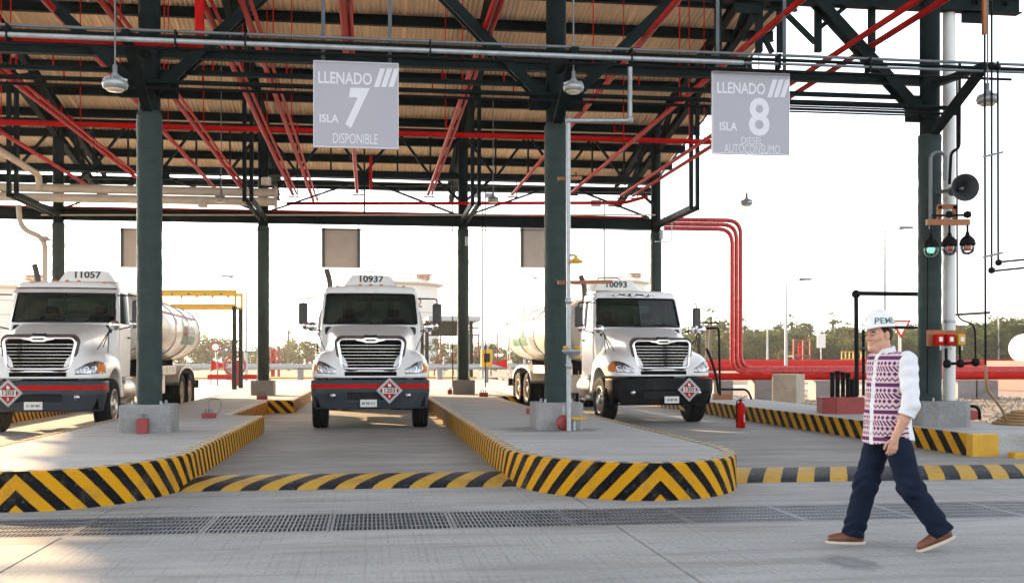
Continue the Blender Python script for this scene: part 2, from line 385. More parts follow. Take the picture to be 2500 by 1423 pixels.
def slabs(parent_name, xs, ys, z, mat, thick, g=.006):
    p = bpy.data.objects.new(parent_name, None); COL.objects.link(p); struct(p); ORG[p.name] = Vector()
    for i in range(len(xs)-1):
        for j in range(len(ys)-1):
            MB().box(xs[i]+g, xs[i+1]-g, ys[j]+g, ys[j+1]-g, z-thick, z).build('slab', mat, p, bevel=.006)
    return p
JX = [-20.4, -15.93, -11.43, -6.93, -2.43, 2.07, 6.57, 11.07, 12.9]
slabs('apron_pavement', JX, [-6, -1, 3.4, 8.845], 0, M['apron'], .3)
slabs('apron_strip', JX, [9.955, 12.25], 0, M['apron'], .3)
slabs('lane_pavement', [-20.4, -15.7, -9.5, -3.3, 2.9, 9.1, 10.3], [12.25, 17.3, 22.3, 27.3, 32.3, 39], .05, M['lane'], .35)

# drain: cast panels of slots in a channel
dr = thing('drain_channel', 'long grey slotted drain grating set across the concrete apron', 'drain', (0, 9.4, 0))
m = MB(); m.box(-18, 12.8, 8.85, 8.90, -.3, -.002); m.box(-18, 12.8, 9.90, 9.95, -.3, -.002); m.build('channel_wall', M['pedestal'], dr)
M['grate'] = simple('grey_grating', (.20,.215,.235), .5, .15, amt=.2, scale=5)
M['void'] = simple('channel_shade_concrete', (.03,.03,.03), .9)  # near-black floor: the shade inside the channel is put into the colour
MB().box(-18, 12.8, 8.9, 9.9, -.298, -.28).build('channel_floor', M['void'], dr)
x = -8.62; proto = None
while x < 12.4:
    L = 1.035
    if proto is None:
        m = MB(); y0, y1 = 8.905, 9.895
        m.box(x+.004, x+.03, y0, y1, -.05, -.003); m.box(x+L-.03, x+L-.004, y0, y1, -.05, -.003)
        k = 27
        for i in range(1, k):
            xx = x + .017 + (L-.034)*i/k; m.box(xx-.0065, xx+.0065, y0+.02, y1-.02, -.025, -.005)
        for j in range(6):
            yy = y0 + .014 + (y1-y0-.028)*j/5; m.box(x+.03, x+L-.03, yy-.014, yy+.014, -.010, -.0035)
        proto = m.build('grate_panel', M['grate'], dr)
        px0 = x
    else:
        c = proto.copy(); COL.objects.link(c); c.location.x += x - px0
    x += L

# speed humps
def hump(name, x0, x1, label):
    m = MB(); y0, y1, H = 11.72, 12.80, .075; n = 12; xs = np.linspace(x0, x1, max(2, int((x1-x0)/.3)))
    vs = []; m.uv = []
    for x in xs:
        for i in range(n+1):
            t = i/n; y = y0+(y1-y0)*t; z = -.01 + (H+.01)*(math.sin(math.pi*t)**.6) + .05*max(0, (t-.45)/.55)
            vs.append((x, y, z)); m.uv.append((x, y))
    fs = [(a*(n+1)+i, (a+1)*(n+1)+i, (a+1)*(n+1)+i+1, a*(n+1)+i+1) for a in range(len(xs)-1) for i in range(n)]
    m.add(vs, fs, True); return tag(m.build(name, M['hump']), label, 'speed hump', 'striped speed humps across the lanes')
hump('speed_hump', -2.3, 2.0, 'yellow and black striped speed hump between the two rounded islands')
hump('speed_hump', 4.1, 13.6, 'yellow and black striped speed hump between rounded island and fire extinguisher lane')

# islands
def island(label, cx, hw, tip, y1, notch=None, ztop=.375):
    ys = 12.4; n = 18
    right = [(cx + hw*math.sin(a), ys - (ys-tip)*math.cos(a)) for a in np.linspace(0, math.pi/2, n)]
    left = [(2*cx-x, y) for x, y in right]
    xr = cx+hw
    if notch: ya, yb, d = notch; right += [(xr, ya), (xr-d, ya+.35), (xr-d, yb), (xr, yb)]
    right += [(xr, y1-.9), (xr-.5, y1-.15), (cx, y1)]; left += [(cx-hw, y1-.9), (cx-hw+.5, y1-.15), (cx, y1)]
    isl = thing('traffic_island', label, 'traffic island', (cx, tip, 0), 'raised concrete loading islands')
    def side(path, sgn, k0):
        """offset path inwards by w, keeping corner joints"""
        out = []
        for i, p in enumerate(path):
            a = Vector(path[max(i-1, 0)]); b = Vector(path[min(i+1, len(path)-1)]); p = Vector(p)
            d1 = (p-a).normalized() if i > 0 else None; d2 = (b-p).normalized() if i < len(path)-1 else None
            if d1 is None: d1 = Vector((sgn, 0))
            if d2 is None: d2 = Vector((-sgn, 0)) if False else d1
            n1 = Vector((-d1.y, d1.x))*sgn; n2 = Vector((-d2.y, d2.x))*sgn; nn = (n1+n2)
            nn = nn.normalized(); k = 1/max(.5, nn.dot(n1)); out.append(p + nn*k0*k)
        return out
    inner = []
    for sgn, path in ((1, right), (-1, left)):
        inn = side(path, sgn, .155); inn[0] = Vector((cx, tip+.155)); inn[-1] = Vector((cx, y1-.155)); inner.append(inn)
        mid = side(path, sgn, .022); mid[0] = Vector((cx, tip+.022)); mid[-1] = Vector((cx, y1-.022))
        u = 0; us = [0]
        for i in range(1, len(path)): u += (Vector(path[i])-Vector(path[i-1])).length; us.append(u)
        nm = 'kerb'
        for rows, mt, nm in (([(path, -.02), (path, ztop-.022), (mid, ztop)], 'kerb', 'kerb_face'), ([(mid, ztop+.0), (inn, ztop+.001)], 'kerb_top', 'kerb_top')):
            m = MB(); m.uv = []; vs = []; off = .07 if mt == 'kerb' else .07-ztop*.5
            for ri, (pp, z) in enumerate(rows):
                for i, p in enumerate(pp):
                    vs.append((p[0], p[1], z)); m.uv.append((sgn*(us[i]+off+.001), (z - 0 if mt == 'kerb' else ztop + (.13 if ri else 0))))
            k = len(path); fs = []
            for r in range(len(rows)-1):
                for i in range(k-1):
                    q = (r*k+i, r*k+i+1, (r+1)*k+i+1, (r+1)*k+i); fs.append(q if sgn > 0 else q[::-1])
            m.add(vs, fs, False); m.build(nm, M[mt], isl)
    poly = [tuple(p) for p in inner[0]] + [tuple(p) for p in inner[1][-2:0:-1]]
    m = MB(); nn = len(poly); m.add([(x, y, ztop-.003) for x, y in poly], [tuple(range(nn))])
    m.build('island_top', M['island'], isl)
    return isl
ISL7 = island('striped concrete island with a wire-looped red box beside truck 11057', -3.25, 1.28, 10.35, 37.2, (20.3, 28.0, .65))
ISL8 = island('striped concrete island carrying the column with the yellow safety shower', 2.87, 1.33, 10.35, 37.2, (20.3, 30.5, .65))
ISL6 = island('striped concrete island beyond the truck numbered 11057', -9.1, 1.42, 10.35, 37.2)
# squared island on the right
i9 = thing('traffic_island', 'squared concrete island with striped kerb under the horn loudspeaker column', 'traffic island', (8.4, 14, 0), 'raised concrete loading islands')
MB().box(8.43, 10.3, 14.03, 37.0, -.02, .36).build('island_top', M['island'], i9, bevel=.02)
m = MB(); m.uv = []; vs = []
for (y, z) in ((14.15,0),(37,0),(14.15,.33),(37,.33)): vs.append((8.40, y, z+.03)); m.uv.append((y, z))
vs.append((8.43, 14.15, .365)); m.uv.append((14.15,.36)); vs.append((8.43, 37, .365)); m.uv.append((37,.36))
m.add(vs, [(0,2,3,1),(2,4,5,3)]); m.build('kerb_face', M['kerb9'], i9)
MB().box(8.385, 8.78, 13.985, 14.15, -.02, .366).build('kerb_end', M['yellow'], i9, bevel=.01)
MB().box(8.43, 8.60, 14.15, 37, .361, .366).build('kerb_edge', M['island'], i9)
tag(MB().box(8.79, 13.5, 13.62, 13.80, -.02, .13).build('yellow_kerb', M['yellow'], bevel=.02), 'low yellow kerb on the ground before the squared island', 'kerb')
tag(MB().box(-60, 8, 80.6, 80.9, .0, .16).build('far_kerb', M['yellow'], bevel=.02), 'long yellow kerb across the far side of the yard', 'kerb')

# ------------------------------------------------------------------ canopy
Y1, Y2 = 16.0, 32.5
CX = [-9.02, -3.18, 2.80, 8.86]
def roofh(Y): return 8.1 + (38.5 - Y)*.18
can = thing('loading_canopy', 'large dark green steel canopy with corrugated roof over the truck lanes', 'canopy', (0, Y1, 0))
rn = random.Random(3)
def noise1(a, b): return math.sin(a*3.1+b*1.7)+math.sin(a*7.3-b*2.9+1.3)*.6+math.sin(a*13.7+b*11.1)*.4
def column(X, Y, top, rough_top, pw, ph, base=.37, octo=True):
    m = MB(); n = 28; hs = np.arange(base+ph-.02, rough_top, .05); vs = []
    for h in hs:
        for j in range(n):
            t = 2*math.pi*j/n; r = .178 + .0018*noise1(t*2+X, h*5) + .0022*math.sin(h*23+math.sin(t*2+X)*1.5) + rn.uniform(-.0015,.0015)
            vs.append((X+r*math.cos(t), Y+r*math.sin(t), h))
    k = len(hs); m.add(vs, [(i*n+j, i*n+(j+1) % n, (i+1)*n+(j+1) % n, (i+1)*n+j) for i in range(k-1) for j in range(n)], True)
    m.lathe([(.185, rough_top-.06), (.155, rough_top)], (X, Y, 0), n=n)
    c = m.build('column', M['fire'], can)
    MB().cyl((X, Y, rough_top-.1), (X, Y, top), .155, n=20).build('column_top', M['steel'], c)
    w = pw/2; ch = w*.42 if octo else w*.12
    X0 = X; X = X + (.16 if octo else 0)
    poly = [(X-w+ch, Y-w), (X+w-ch, Y-w), (X+w, Y-w+ch), (X+w, Y+w-ch), (X+w-ch, Y+w), (X-w+ch, Y+w), (X-w, Y+w-ch), (X-w, Y-w+ch)]
    MB().prism(poly, base-.03, base+ph).build('pedestal', M['pedestal'], c, bevel=.015)
    m = MB()
    for a in (-1,1):
        for b in (-1,1): m.cyl((X+a*w*.55, Y+b*w*.55, base+ph-.01), (X+a*w*.55, Y+b*w*.55, base+ph+.05), .018, n=6)
    m.build('anchor_bolt', M['galv'], c)
    return c
for X in CX:
    column(X, Y1, roofh(Y1)-1.2, 5.0, .80 if X > 8 else .72, .40, octo=(X > 8), base=.36 if X > 8 else .37)
    column(X, Y2, roofh(Y2)-.4, 5.4, .68, .44, octo=False, base=.36 if X > 8 else .37)
# roof sheets, corrugated along the slope
XL, XR, YF, YB = -19.4, 10.45, 12.0, 38.7
proto = None
SW = 29.85/31
for i in range(31):
    x0 = XL + i*SW
    if proto is None:
        m = MB(); n = 48; vs = []
        for y in (YF, YB):
            for j in range(n+1):
                t = j/n; vs.append((x0 + (SW+.012)*t, y, roofh(y) + .024*math.sin(t*2*math.pi*8)))
        m.add(vs, [(j, n+1+j, n+2+j, j+1) for j in range(n)], True)
        proto = m.build('roof_sheet', M['roof'], can); 
    else:
        c = proto.copy(); COL.objects.link(c); c.location.x += i*SW; c.location.z += .003*(i % 2)
k = 0; y = 38.26
while y > YF:
    h = roofh(y) - .03
    o = MB().ibeam((XL, y, h-.13), (XR+.15, y, h-.13), .15, .25, .016).build('purlin', M['steel'], can)
    y -= 1.59
MB().box(XR+.02, XR+.06, YF, YF+.01, 0, .01)
m = MB(); m.beam((XR+.05, YF, roofh(YF)+.02), (XR+.05, YB, roofh(YB)+.02), .03, .22); m.build('roof_edge_trim', M['steel'], can)
# rafter trusses up the slope
for X in CX:
    def bc(Y): return roofh(Y) - 1.25
    m = MB(); m.ibeam((X, 12.6, bc(12.6)), (X, 37.6, bc(37.6)), .17, .2); m.build('truss_bottom_chord', M['steel'], can)
    m = MB(); m.ibeam((X, 12.6, roofh(12.6)-.40), (X, 38.2, roofh(38.2)-.40), .17, .2); m.build('truss_top_chord', M['steel'], can)
    ys = np.linspace(13.2, 37.2, 15)
    for i in range(len(ys)-1):
        a, b = ys[i], ys[i+1]
        m = MB(); p, q = ((a, bc(a)), (b, roofh(b)-.4)) if i % 2 else ((a, roofh(a)-.4), (b, bc(b)))
        m.beam((X-.05, p[0], p[1]), (X-.05, q[0], q[1]), .06, .1); m.beam((X+.05, p[0], p[1]), (X+.05, q[0], q[1]), .06, .1)
        m.build('truss_diagonal', M['steel'], can)
# cross trusses between the columns
def cross_truss(Y, hb, ht, xs, nb, chord=.2):
    MB().ibeam((xs[0], Y, hb), (xs[-1], Y, hb), .18, chord).build('cross_chord', M['steel'], can)
    MB().ibeam((xs[0], Y, ht), (xs[-1], Y, ht), .16, .18).build('cross_chord', M['steel'], can)
    for a, b in zip(xs[:-1], xs[1:]):
        pts = np.linspace(a, b, nb+1)
        for i in range(nb):
            up = (i % 2 == 0); p = (pts[i], Y, ht if up else hb); q = (pts[i+1], Y, hb if up else ht)
            MB().beam(p, q, .07, .075).build('cross_diagonal', M['steel'], can)
            if i: MB().beam((pts[i], Y+.04, hb), (pts[i], Y+.04, ht), .05, .05).build('cross_post', M['steel'], can)
        mid = (a+b)/2
        MB().box(mid-.22, mid+.22, Y-.02, Y+.02, hb-.3, hb-.09).build('gusset', M['steel'], can)
XS = [-15.7] + CX
cross_truss(Y2, 7.02, 8.35, XS, 6)
cross_truss(Y1, 7.12, 8.6, XS + [10.4], 6, chord=.26)
MB().ibeam((XS[0], 38.3, 7.62), (XR, 38.3, 7.62), .16, .28).build('eave_beam', M['steel'], can)
# row 2: tie beam, V bracing, stub frames
MB().ibeam((XS[0], Y2, 5.66), (CX[-1], Y2, 5.66), .22, .33).build('tie_beam', M['steel'], can)
for a, b in zip(XS[:-1], XS[1:]):
    mid = (a+b)/2
    for e, s in ((a, 1), (b, -1)):
        m = MB(); m.angle((e+s*.2, Y2-.02, 5.86), (mid-s*.1, Y2-.02, 6.84), .06); m.build('bracing', M['steel'], can)
    MB().beam((mid, Y2, 5.8), (mid, Y2, 6.9), .05, .05).build('hanger', M['steel'], can)
for X in CX:
    Yf = 28.5
    for s in (-.09, .09):
        MB().beam((X+s, Y2, 5.62), (X+s, Yf, 5.62), .07, .14).build('bracket_arm', M['steel'], can)
        MB().beam((X+s, Yf, 5.55), (X+s, Yf, roofh(Yf)-1.2), .10, .10).build('bracket_post', M['steel'], can)
    for s in (-1, 1):
        if X == CX[-1] and s > 0: continue
        MB().beam((X+s*.1, Y2+.03, 6.3), (X+s*.85, Y2+.03, 6.95), .07, .08).build('knee_brace', M['steel'], can)
# row 1: knee braces and outrigger brackets
for X in CX:
    for s in (-1, 1):
        if X == CX[-1] and s > 0: continue
        m = MB(); m.beam((X+s*.12, Y1-.09, 5.28), (X+s*1.92, Y1-.09, 7.08), .06, .15); m.beam((X+s*.12, Y1+.09, 5.28), (X+s*1.92, Y1+.09, 7.08), .06, .15); m.build('knee_brace', M['steel'], can)
        MB().box(X+s*.26-.15, X+s*.26+.15, Y1-.03, Y1+.03, 5.2, 5.55).build('gusset', M['steel'], can)
    tip = (X, 14.5, 5.72)
    MB().beam((X, Y1-.1, 5.78), (X, 14.46, 5.68), .10, .10).build('outrigger_arm', M['steel'], can)
    MB().beam((X, Y1-.12, 5.0), (X, 14.5, 5.67), .13, .09).build('outrigger_strut', M['steel'], can)
MB().ibeam((XS[0], Y1+.02, 5.86), (CX[-1], Y1+.02, 5.86), .12, .14).build('tie_beam', M['steel'], can)
MB().ibeam((XS[0], Y1+.05, 5.60), (CX[-1], Y1+.05, 5.60), .05, .07).build('tie_beam', M['steel'], can)
# hangers and web members near the top of the picture
for px in (1753, 1853, 1905, 1997, 2128): MB().beam(yp(px, -200, 16.1), yp(px, 128, 16.1), .10, .08).build('hanger', M['steel'], can)
for (a, b) in (((1790, -60), (1885, 130)), ((1905, 20), (1990, 105)), ((2000, 70), (2085, 0)), ((1853, 60), (1910, 0))):
    MB().beam(yp(a[0], a[1], 16.1), yp(b[0], b[1], 16.1), .07, .07).build('web_member', M['steel'], can)
for px in (1165, 1480): MB().beam(yp(px, -60, 15.9), yp(px+105, 100, 15.9) if px < 1300 else yp(px+95, -60, 15.9), .06, .08)
# white downpipe beside the loudspeaker column
WPX = xat(2317, 16.1)
wp = thing('downpipe', 'tall white round pipe standing beside the loudspeaker column', 'pipe', (WPX, 16.1, .76))
MB().cyl((WPX, 16.1, .74), (WPX, 16.1, 8.5), .098, n=24).build('pipe', M['white'], wp)
for z in (2.0, 4.1, 6.1): MB().cyl((WPX, 16.1, z), (WPX, 16.1, z+.05), .108, n=24).build('pipe_clamp', M['galv'], wp)

# ------------------------------------------------------------------ red fire pipes
fp = thing('fire_pipes', 'network of glossy red fire sprinkler pipes hung beneath the canopy roof', 'pipework', (0, Y1, 6.4))
def redpipe(pts, r, rad=.2, mt='red'): return MB().tube(bend(pts, rad), r, 16).build('red_pipe', M[mt], fp)
for px, py, dbl in ((-40,455,0),(225,460,0),(330,432,1),(525,460,0),(590,460,1),(715,475,1),(765,490,1),(872,470,0),(1045,475,1),(1250,475,0),(1395,470,0),(1515,478,0),(1545,478,0)):
    p = hp(px, py, 6.4)
    redpipe([(p.x, p.y, 6.4), (p.x, 11.5, 6.4)], .048)
    if dbl: redpipe([(p.x+.115, p.y, 6.42), (p.x+.115, 11.5, 6.42)], .030)
    MB().box(p.x-.14, p.x+.2, p.y-.02, p.y+.02, 6.30, 6.34).build('pipe_hanger', M['steel'], fp)
    MB().beam((p.x+.14, p.y, 6.32), (p.x+.14, p.y, 7.0), .03, .03).build('pipe_hanger', M['steel'], fp)
    for yy in (20.0, 24.6):
        MB().beam((p.x, yy, 6.35), (p.x, yy, roofh(yy)-.1), .018, .018).build('hanger_rod', M['red'], fp)
redpipe([(-15, 24.3, 6.55), (xat(1740, 24.3), 24.3, 6.55), (xat(1740, 24.3)+.8, 23.6, 6.6)], .06)
for px in (40, 130, 355, 520, 700, 1080, 1160, 1230, 1480, 1560):
    p = xat(px, 27); s = .25 if px % 20 else -.25
    redpipe([(p, 27, 8.8), (p, 27, 8.45), (p+s, 27, 8.45), (p+s, 27, 8.2)], .02, .05)
for px in (150, 700, 1090, 1500):
    p = xat(px, 31.5); redpipe([(p, 31.5, 8.6), (p, 31.5, 8.3), (p+.3, 31.5, 8.3), (p+.3, 31.5, 8.05)], .02, .05)
p0 = yp(487, 116, 14.7)
redpipe([(-15, 14.7, p0.z), (p0.x, 14.7, p0.z)], .042, .08); redpipe([(p0.x, 14.7, p0.z-.02), (p0.x, 14.7, 8.4)], .062)
for px in (840, 853):
    p = hp(px, 0, 6.4); redpipe([(p.x, 24.0, 6.5), (p.x, 11.5, 6.5)], .035)
q = yp(905, 475, 31.6); redpipe([(q.x, 31.6, 7.4), (q.x, 31.6, 6.42)], .045)
# header behind row 2 with drop to the trench pipes
redpipe([(-15, Y2+.5, 5.92), (8.7, Y2+.5, 5.92)], .05)
redpipe([hp(700,497,6.15)+Vector((0,.0,0)), Vector((7.6, 31.4, 6.15)), Vector((8.2, 31.0, 6.3))], .05)
for k in range(3):
    X = xat(1787+11*k, Y2+.7); d = .155*k
    z0 = 5.64 + .145*k
    redpipe([(9.3, Y2+.7+.02*k, z0), (X, Y2+.7+.02*k, z0), (X, Y2+.7+.02*k, 1.04+.05*k), (60, Y2+.7-.02*k, 1.04+.05*k)], .069, .45, 'red_gloss')
# beige fuel pipes, left
bp = thing('fuel_pipes', 'pair of thick beige horizontal pipes beside the canopy column row', 'pipework', (-8, 31, 5.9))
for py in (471, 493): 
    p = yp(672, py, 31.0); q = yp(-300, py, 31.0)
    MB().cyl((q.x, 31.0, p.z), p, .125, n=20).build('beige_pipe', M['beige'], bp)
    MB().cyl((p.x-.02, 31, p.z), (p.x+.05, 31, p.z), .19, n=20).build('flange', M['beige'], bp)
m = MB(); m.tube(bend([yp(-60,330,24), yp(95,428,30.8), yp(95,465,30.9)], .3), .085, 12); m.build('beige_pipe', M['beige'], bp)
m = MB(); m.tube(bend([yp(45,500,30.8), yp(50,560,30.8), yp(110,580,30.8), yp(110,660,30.8), yp(110,960,30.8)], .5), .075, 12); m.build('beige_pipe', M['beige'], bp)
p = yp(110,588,30.8); MB().lathe([(.17,0),(.17,.03),(.1,.09),(.09,.12)], p, n=16).build('pipe_collar', M['beige'], bp)
MB().tube([yp(100,525,Y2-.3), yp(1600,525,Y2-.3)], .022, 8).build('thin_pipe', M['beige'], bp)
for px, py in ((495,506),(650,452)): MB().cyl(yp(px,py,30.9), yp(px,py,30.9)+Vector((0,0,.2)), .14, n=12).build('valve', M['beige'], bp)

# ------------------------------------------------------------------ conduits along the outrigger tips
cd = thing('conduits', 'grey and black electrical conduits running along the canopy front brackets', 'conduit', (0, 14.5, 5.7))
for z, r, y, mt, x1 in ((5.59,.036,14.44,'galv',5.2),(5.67,.026,14.52,'steel',9.6),(5.75,.022,14.56,'conduit',11),(5.51,.02,14.50,'black',9.3),(5.38,.035,15.75,'steel',9.2),(5.28,.022,15.72,'black',9.2)):
    MB().tube([(-15, y, z), (x1, y, z)], r, 8).build('conduit', M[mt], cd)
MB().tube([(5.2, 14.44, 5.59), (12, 14.44, 5.61)], .02, 8).build('conduit', M['conduit'], cd)
for z in (5.33, 5.24, 5.16): MB().tube([(xat(1900,15.4), 15.4, z), (xat(2240,15.4), 15.4, z)], .014, 6).build('conduit', M['black'], cd)
for px in (20, 430, 600, 1050, 1540, 1900, 2120): MB().box(xat(px,14.48)-.012, xat(px,14.48)+.012, 14.40, 14.58, 5.52, 5.73).build('conduit_clamp', M['steel'], cd)
for px in (1105, 1185): MB().tube([yp(px,440,Y2-.3), yp(px,945,Y2-.3)], .016, 6).build('conduit', M['black'], cd)
MB().tube([yp(160,560,Y2-.25), yp(1330,562,Y2-.25)], .012, 6).build('conduit', M['black'], cd)
MB().tube([yp(1330,562,Y2-.25), yp(1640,562,Y2-.25)], .012, 6).build('conduit', M['black'], cd)
for py in (450, 462, 437): MB().tube([yp(170,py,33.5), yp(1590,py+8,33.5)], .012, 6).build('conduit', M['conduit'], cd)
for px, py in ((1615,585), (1140,600)):
    MB().cyl(yp(px,py,Y2-.25), yp(px,py-22,Y2-.25), .06, n=10).build('junction_box', M['galv'], cd)
MB().tube(bend([yp(1600,590,Y2-.3), yp(1640,590,Y2-.3), yp(1640,530,Y2-.3)], .1), .02, 8).build('conduit', M['galv'], cd)

# ------------------------------------------------------------------ signs
def fit_text(name, txt, box, mat, sign, Y, **k):
    """lettering filling the pixel box on the sign face at depth Y"""
    x0, y0, x1, y1 = box; a = yp(x0, y1, Y); b = yp(x1, y0, Y)
    me = text_mesh(txt, 1.0, **k); co = np.array([v.co for v in me.vertices]); lo, hi = co.min(0), co.max(0); off = ORG[sign.name]
    for v in me.vertices:
        u = (v.co.x-lo[0])/(hi[0]-lo[0]); w = (v.co.y-lo[1])/(hi[1]-lo[1])
        v.co = Vector((a.x+(b.x-a.x)*u, Y, a.z+(b.z-a.z)*w)) - off
    me.materials.clear(); me.materials.append(mat); return link(name, me, sign)
def bay_sign(label, box, Y, words, slash, straps):
    a = yp(box[0], box[3], Y); b = yp(box[2], box[1], Y); c = (a+b)/2; w = 1.12; h = 1.14
    s = thing('bay_sign', label, 'sign', (c.x, Y, c.z), 'hanging bay number signs')
    MB().box(c.x-w/2, c.x+w/2, Y, Y+.045, c.z-h/2, c.z+h/2).build('sign_panel', M['sign'], s, bevel=.006)
    m = MB()
    for (x0, x1, z0, z1) in ((-w/2-.012,w/2+.012,h/2,h/2+.014),(-w/2-.012,w/2+.012,-h/2-.014,-h/2),(-w/2-.012,-w/2,-h/2,h/2),(w/2,w/2+.012,-h/2,h/2)):
        m.box(c.x+x0, c.x+x1, Y-.004, Y+.055, c.z+z0, c.z+z1)
    m.build('sign_frame', M['sign_txt'], s)
    for t, bx, k in words: fit_text('lettering', t, bx, M['sign_txt'], s, Y-.003, **k)
    x0, y0, x1, y1 = slash
    for i in range(3):
        dx = (x1-x0)*.28*i; ww = (x1-x0)*.2; sh = (x1-x0)*.24
        pts = [yp(x0+dx, y1, Y-.003), yp(x0+dx+ww, y1, Y-.003), yp(x0+dx+ww+sh, y0, Y-.003), yp(x0+dx+sh, y0, Y-.003)]
        MB().add(pts, [(0,1,2,3)]).build('stripe_mark', M['sign_txt'], s)
    for px in straps: MB().beam(yp(px, box[1]+4, Y+.06), yp(px, -80, Y+.06), .05, .012).build('hanger_strap', M['steel_grey'], s)
    return s
bay_sign('square grey hanging sign reading LLENADO 7 ISLA DISPONIBLE', (767,154,971,360), 14.6,
    [('LLENADO',(777,179,908,204),{'bold':.02}),('7',(843,216,903,313),{'bold':.05,'shear':.25}),('ISLA',(780,280,827,299),{'bold':.02}),('DISPONIBLE',(813,328,922,350),{'bold':.0})], (913,168,975,213), (789, 952))
bay_sign('square grey hanging sign reading LLENADO 8 ISLA DIESEL AUTOCONSUMO', (1742,180,1925,375), 14.6,
    [('LLENADO',(1751,204,1868,228),{'bold':.02}),('8',(1828,240,1879,332),{'bold':.02}),('ISLA',(1757,299,1800,319),{'bold':.02}),('DIESEL',(1810,336,1862,352),{'bold':.0}),('AUTOCONSUMO',(1768,355,1904,373),{'bold':.0})], (1873,195,1929,238), (1752, 1915))
for px, lb in ((293,'beige back of a hanging sign panel behind the truck 11057 lane'),(785,'beige back of a hanging sign panel above the truck 10937'),(1270,'beige back of a hanging sign panel beside the safety shower column')):
    a = yp(px, 653, Y2-.1); b = yp(px+96, 558, Y2-.1)
    s = thing('sign_back', lb, 'sign', (a.x, Y2-.1, a.z), 'sign panels seen from behind')
    MB().box(a.x, b.x, Y2-.1, Y2-.06, a.z, b.z).build('sign_panel', M['sign_back'], s, bevel=.006)
    for x in (a.x+.07, b.x-.07): MB().beam((x, Y2-.13, a.z), (x, Y2-.13, b.z), .06, .04).build('stiffener', M['steel_grey'], s)
    for x in (a.x+.07, b.x-.07): MB().beam((x, Y2-.12, b.z), (x, Y2-.12, 5.6), .014, .014).build('hanger_rod', M['steel'], s)

# ------------------------------------------------------------------ pendant floodlights
M['lamp_lens'] = simple('frosted_lens', (.72,.66,.52), .25, amt=.05, scale=10)
def pendant(px, py, Y, k, label):
    p = yp(px, py, Y); L = thing('pendant_lamp', label, 'lamp', p, 'pendant floodlights under the canopy')
    MB().lathe([(.03*k,.2*k),(.06*k,.16*k),(.08*k,.11*k),(.155*k,.085*k),(.165*k,.05*k),(.15*k,.0),(.12*k,-.012*k),(.001,-.012*k)], p, n=24).build('housing', M['galv'], L)
    m = MB()
    for j in range(8):
        t = j*math.pi/4; m.beam(p+Vector((.06*k*math.cos(t), .06*k*math.sin(t), .12*k)), p+Vector((.15*k*math.cos(t), .15*k*math.sin(t), .095*k)), .012*k, .05*k)
    m.build('cooling_fin', M['galv'], L)
    MB().lathe([(.115*k,-.012*k),(.10*k,-.035*k),(.001,-.04*k)], p, n=24).build('lens', M['lamp_lens'], L)
    MB().cyl(p+Vector((0,0,.18*k)), (p.x, p.y, min(roofh(Y)-.3, p.z+4.5)), .012, n=8).build('rod', M['conduit'], L)
    MB().cyl(p+Vector((0,0,.17*k)), p+Vector((0,0,.3*k)), .03*k, n=10).build('swivel', M['conduit'], L)
    return L
pendant(281, 216, 14.3, 1, 'pendant floodlight hanging beside the column of the truck 11057 island')
pendant(1400, 222, 14.6, .9, 'pendant floodlight hanging beside the safety shower column')
pendant(2411, 252, 14.4, .95, 'pendant floodlight hanging against the sky beyond the loudspeaker column')
pendant(540, 492, 29, 1, 'small far pendant floodlight hanging below the thick beige pipes')
pendant(1204, 493, 30, 1, 'small far pendant floodlight hanging behind the safety shower column')
pendant(1823, 500, 27, 1, 'small far pendant floodlight hanging below the sign numbered 8')

# ------------------------------------------------------------------ stains on the concrete
def stain_mat(name, c, thr):
    m, n, l, b = nt(name); b.inputs['Base Color'].default_value = (*c, 1); b.inputs['Roughness'].default_value = .8
    tc = n.new('ShaderNodeTexCoord').outputs['Generated']; mp = n.new('ShaderNodeMapping'); mp.inputs['Location'].default_value = (-1,-1,0); mp.inputs['Scale'].default_value = (2,2,0); l.new(tc, mp.inputs[0])
    ln = n.new('ShaderNodeVectorMath'); ln.operation = 'LENGTH'; l.new(mp.outputs[0], ln.inputs[0])
    no = n.new('ShaderNodeTexNoise'); no.inputs['Scale'].default_value = 2.2; no.inputs['Detail'].default_value = 7; no.inputs['Roughness'].default_value = .65; l.new(mp.outputs[0], no.inputs[0])
    v = mth(n, l, 'MULTIPLY_ADD', no.outputs[0], 1.1, mth(n, l, 'MULTIPLY', ln.outputs['Value'], -1.0))
    r = n.new('ShaderNodeMapRange'); r.inputs[1].default_value = thr; r.inputs[2].default_value = thr+.7; r.inputs[3].default_value = 0; r.inputs[4].default_value = .8; l.new(v, r.inputs[0]); l.new(r.outputs[0], b.inputs['Alpha']); return m
M['oil'] = stain_mat('dark_stain', (.24,.243,.245), -.35); M['chalk'] = stain_mat('chalky_scuff', (.60,.60,.59), -.05)
def stain(c, w, d, mt, name):
    m = MB(); m.add([(c.x-w, c.y-d, c.z), (c.x+w, c.y-d, c.z), (c.x+w, c.y+d, c.z), (c.x-w, c.y+d, c.z)], [(0,1,2,3)]); return struct(m.build(name, M[mt]))
stain(hp(2075,1372,.002), .22, .36, 'oil', 'pavement_stain'); stain(hp(1330,1048,.3745), 1.05, .85, 'oil', 'pavement_stain')
